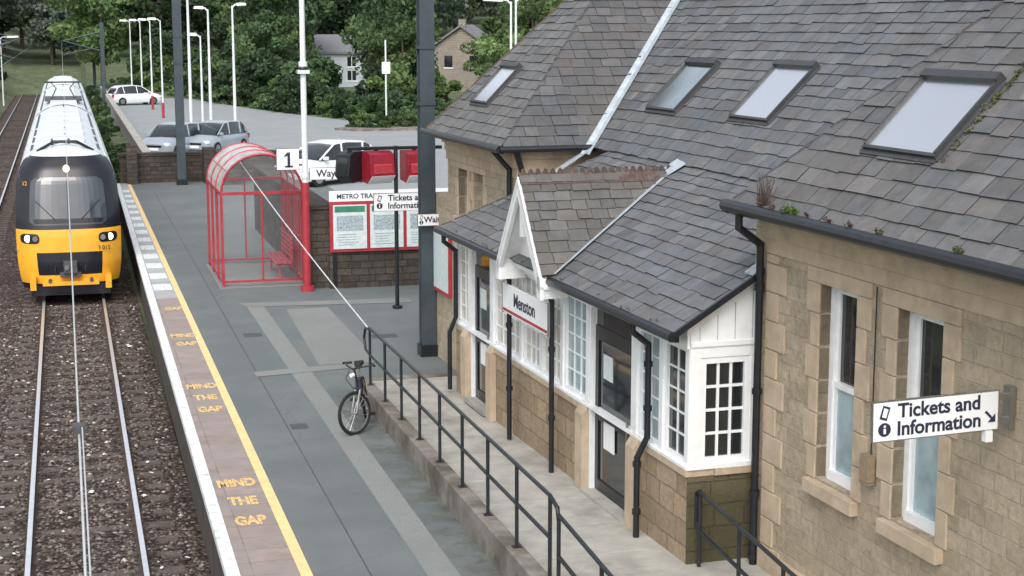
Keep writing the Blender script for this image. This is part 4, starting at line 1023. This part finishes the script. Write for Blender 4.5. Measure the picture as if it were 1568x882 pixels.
# ------------------------------------------------------------------ vegetation
def crown_mesh(name,seed,H,Rx,Rz,nl,ls,cols,trunk=True,base=.25,nclump=26):
    rs=np.random.RandomState(seed); rg=random.Random(seed)
    mb=MB(); zc=H-Rz
    cl=[]
    for i in range(nclump):
        d=rs.normal(size=3); d/=np.linalg.norm(d); r=rs.uniform(.35,.92)
        c=np.array([d[0]*Rx*r,d[1]*Rx*r,zc+d[2]*Rz*r]); 
        R=rs.uniform(.17,.36)*min(Rx,Rz); col=np.array(cols[rg.randrange(len(cols))])*rs.uniform(.7,1.4)
        cl.append((c,R,col))
    if trunk:
        k=H*.022
        mb.tube((0,0,-.3),(0,0,H*.35),k,'bark',8,k*.7); mb.tube((0,0,H*.35),(rs.uniform(-.3,.3),rs.uniform(-.3,.3),H*.8),k*.7,'bark',7,k*.2)
        for c,R,_ in cl[:14]:
            z0=rg.uniform(.28,.6)*H; mb.tube((0,0,z0),tuple(c),k*.35,'bark',5,k*.1)
    per=nl//nclump
    V=[];F=[];C=[]
    for c,R,col in cl:
        d=rs.normal(size=(per,3)); d/=np.linalg.norm(d,axis=1)[:,None]
        rr=R*rs.uniform(.45,1.15,size=(per,1))**.6
        sq=np.array([1.2,1.2,.8]); P=c+d*rr*sq
        a=rs.normal(size=(per,3)); a/=np.linalg.norm(a,axis=1)[:,None]
        t=rs.normal(size=(per,3)); b=np.cross(a,t); b/=np.linalg.norm(b,axis=1)[:,None]
        s=ls*rs.uniform(.6,1.4,size=(per,1))
        for q in range(per):
            b0=len(V); p=P[q];aa=a[q]*s[q];bb=b[q]*s[q]*.6
            V+= [tuple(p-aa),tuple(p-bb),tuple(p+aa),tuple(p+bb)]; F.append((b0,b0+1,b0+2,b0+3))
            kk=rs.uniform(.75,1.25); C.append(tuple(np.clip(col*kk,0,1)))
    o0=len(mb.v); mb.v+=V
    for f,c in zip(F,C): mb.face(tuple(i+o0 for i in f),'leaf',c)
    o=mb.build(name,recalc=False,smooth=False); me=o.data; bpy.data.objects.remove(o); return me
G1=[(.062,.110,.047),(.078,.126,.053),(.052,.092,.042)]
G2=[(.105,.165,.055),(.09,.15,.055),(.12,.178,.07)]
G3=[(.045,.08,.04),(.055,.09,.045)]
GHAZE=[(.14,.18,.14),(.13,.17,.135),(.155,.19,.15)]  # distance haze painted into the leaf colours of the far crowns
trees=[crown_mesh('treeA',1,10,3.6,4.2,4800,.20,G1),crown_mesh('treeB',2,11,4.0,4.6,5000,.22,G2),crown_mesh('treeC',3,9,3.4,3.9,4600,.20,G3),crown_mesh('treeD',4,12,4.2,5.2,5000,.24,G1+G2)]
far=[crown_mesh('treeF1',11,12,5,5.2,3600,.34,GHAZE),crown_mesh('treeF2',12,14,5.5,6,3600,.36,GHAZE+G2[:1]),crown_mesh('treeF3',13,11,5,4.8,3600,.32,GHAZE[:2]+G1[:1])]
bush=[crown_mesh('bushA',21,2.6,2.0,1.4,2600,.13,G1,False,nclump=16),crown_mesh('bushB',22,2.2,1.9,1.25,2600,.13,G2,False,nclump=16),crown_mesh('bushC',23,3.2,2.1,1.7,2600,.15,G3,False,nclump=16)]
rg=random.Random(9)
def inst(name,me,x,y,z=None,s=1,parent=None,sz=None):
    o=bpy.data.objects.new(name,me); o.location=(x,y,(gz(x,y) if z is None else z)-.1); o.rotation_euler=(0,0,rg.uniform(0,6.28)); o.scale=(s,s,sz or s*rg.uniform(.9,1.12)); scene.collection.objects.link(o)
    if parent: o.parent=parent
    return o
def corridor(x,y,w=.028):
    r=x/y
    return (abs(r-.243)<w*.72 and y<131) or (abs(r-.176)<w*.7 and y<149)
line=[(4.0,150),(8.8,147),(12,127),(14.5,116),(17,106),(19.2,99),(24,94.5),(30,94),(38,94),(48,93)]
def along(line,step):
    out=[]
    for (a,b),(c,d) in zip(line[:-1],line[1:]):
        L_=math.hypot(c-a,d-b); n=max(1,int(L_/step))
        for i in range(n): t=i/n; out.append((a+(c-a)*t,b+(d-b)*t))
    return out
hedge=empty('hedge')
for (x,y) in along(line,1.5):
    X_,Y_=x+1.0+rg.uniform(-.4,.7),y+1+rg.uniform(-.5,1.0)
    inst('bush',rg.choice(bush),X_,Y_,s=rg.uniform(.55,.7) if corridor(X_,Y_,.02) else rg.uniform(.6,1.1),parent=hedge)
for (x,y) in along(line,2.4):
    X_,Y_=x+3+rg.uniform(-.5,.8),y+3+rg.uniform(-1,1)
    inst('bush',rg.choice(bush),X_,Y_,s=rg.uniform(.6,.8) if corridor(X_,Y_,.022) else rg.uniform(1.2,1.8),parent=hedge)
isl=empty('shrubs')
for i in range(16): inst('bush',rg.choice(bush[:2]),16.6+i*.42,94.0+(i*.05)+rg.uniform(-.9,.9),z=.1,s=rg.uniform(.35,.5),parent=isl)
wood=empty('woodland')
for (dx,dy,st,s0,s1) in((5.5,6.5,6.5,.55,.9),(10,12,5.4,.7,1.05),(17,22,6,.95,1.3)):
    for (x,y) in along(line,st):
        X_,Y_=x+dx+rg.uniform(-1.5,1.5),y+dy+rg.uniform(-2,2)
        if corridor(X_,Y_,.034): continue
        if math.hypot(X_-34.3,Y_-138)<6.5 or math.hypot(X_-26.6,Y_-152)<7: continue
        inst('tree',rg.choice(trees),X_,Y_,s=rg.uniform(s0,s1),parent=wood)
for i in range(26): inst('tree',rg.choice(trees),rg.uniform(2,70),rg.uniform(160,185),s=rg.uniform(1.1,1.5),parent=wood)
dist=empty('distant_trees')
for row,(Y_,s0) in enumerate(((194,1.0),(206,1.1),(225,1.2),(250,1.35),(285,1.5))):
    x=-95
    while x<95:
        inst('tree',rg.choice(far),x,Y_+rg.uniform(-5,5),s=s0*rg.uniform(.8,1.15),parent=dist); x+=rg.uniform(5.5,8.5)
ls=empty('lineside_bushes')
for i in range(46):
    y=rg.uniform(95,182); inst('bush',rg.choice(bush),-7.8-rg.uniform(0,3),y,s=rg.uniform(.8,1.5),parent=ls)
for i in range(26):
    inst('tree',rg.choice(trees),-13-rg.uniform(0,10),rg.uniform(110,185),s=rg.uniform(.6,.9),parent=ls)
for i in range(110):
    y=rg.uniform(66,180); inst('bush',rg.choice(bush[:2]),rg.uniform(2.1,2.9),y,z=-.9,s=rg.uniform(.3,.6),parent=ls)
inst('tree',trees[1],31.0,106,s=.9); inst('tree',trees[1],22.3,108,s=.66); inst('tree',trees[3],23.3,118,s=.82); inst('tree',trees[1],33.2,126,s=.5)

m=MB(); rg2=random.Random(4)
for i in range(46):
    x=rg2.choice([rg2.uniform(.85,1.4),rg2.uniform(-1.5,-.8),rg2.uniform(-.6,.6)]); y=rg2.uniform(17,42); s=rg2.uniform(.015,.05); r_=rg2.uniform(0,3)
    a=Vector((math.cos(r_),math.sin(r_),rg2.uniform(-.2,.3)))*s; b=Vector((-math.sin(r_),math.cos(r_),.1))*s*.7; c=Vector((x,y,-1.04))
    m.poly([c-a-b,c+a-b,c+a+b,c-a+b],'signwhite')
m.build('litter',recalc=False,smooth=False)

# ------------------------------------------------------------------ light, world, camera
w=bpy.data.worlds.new('World'); scene.world=w; w.use_nodes=True; nt=w.node_tree
sky=nt.nodes.new('ShaderNodeTexSky'); sky.sky_type='NISHITA'; sky.sun_disc=False
sky.sun_elevation=math.radians(48); sky.sun_rotation=math.radians(200); sky.air_density=1.0; sky.dust_density=4.0; sky.ozone_density=1.0
hsv=nt.nodes.new('ShaderNodeHueSaturation'); hsv.inputs['Saturation'].default_value=.38; hsv.inputs['Value'].default_value=1.75
nt.links.new(sky.outputs[0],hsv.inputs['Color']); nt.links.new(hsv.outputs[0],nt.nodes['Background'].inputs[0]); nt.nodes['Background'].inputs[1].default_value=.15
sd=bpy.data.lights.new('sun','SUN'); sd.energy=.75; sd.angle=math.radians(30); sd.color=(1,.97,.93)
so=bpy.data.objects.new('sun',sd); scene.collection.objects.link(so)
az=math.radians(200); el=math.radians(48)
dvec=Vector((math.sin(az)*math.cos(el),math.cos(az)*math.cos(el),math.sin(el)))
so.rotation_euler=dvec.to_track_quat('Z','Y').to_euler(); so.location=(0,0,30)
cd=bpy.data.cameras.new('camera'); cam=bpy.data.objects.new('camera',cd); scene.collection.objects.link(cam)
cd.sensor_width=36; cd.lens=56.25; cd.clip_end=3000; cd.clip_start=.1
cam.location=(0,0,6); cam.rotation_euler=(math.radians(90-9.29),0,math.radians(-15.55))
scene.camera=cam
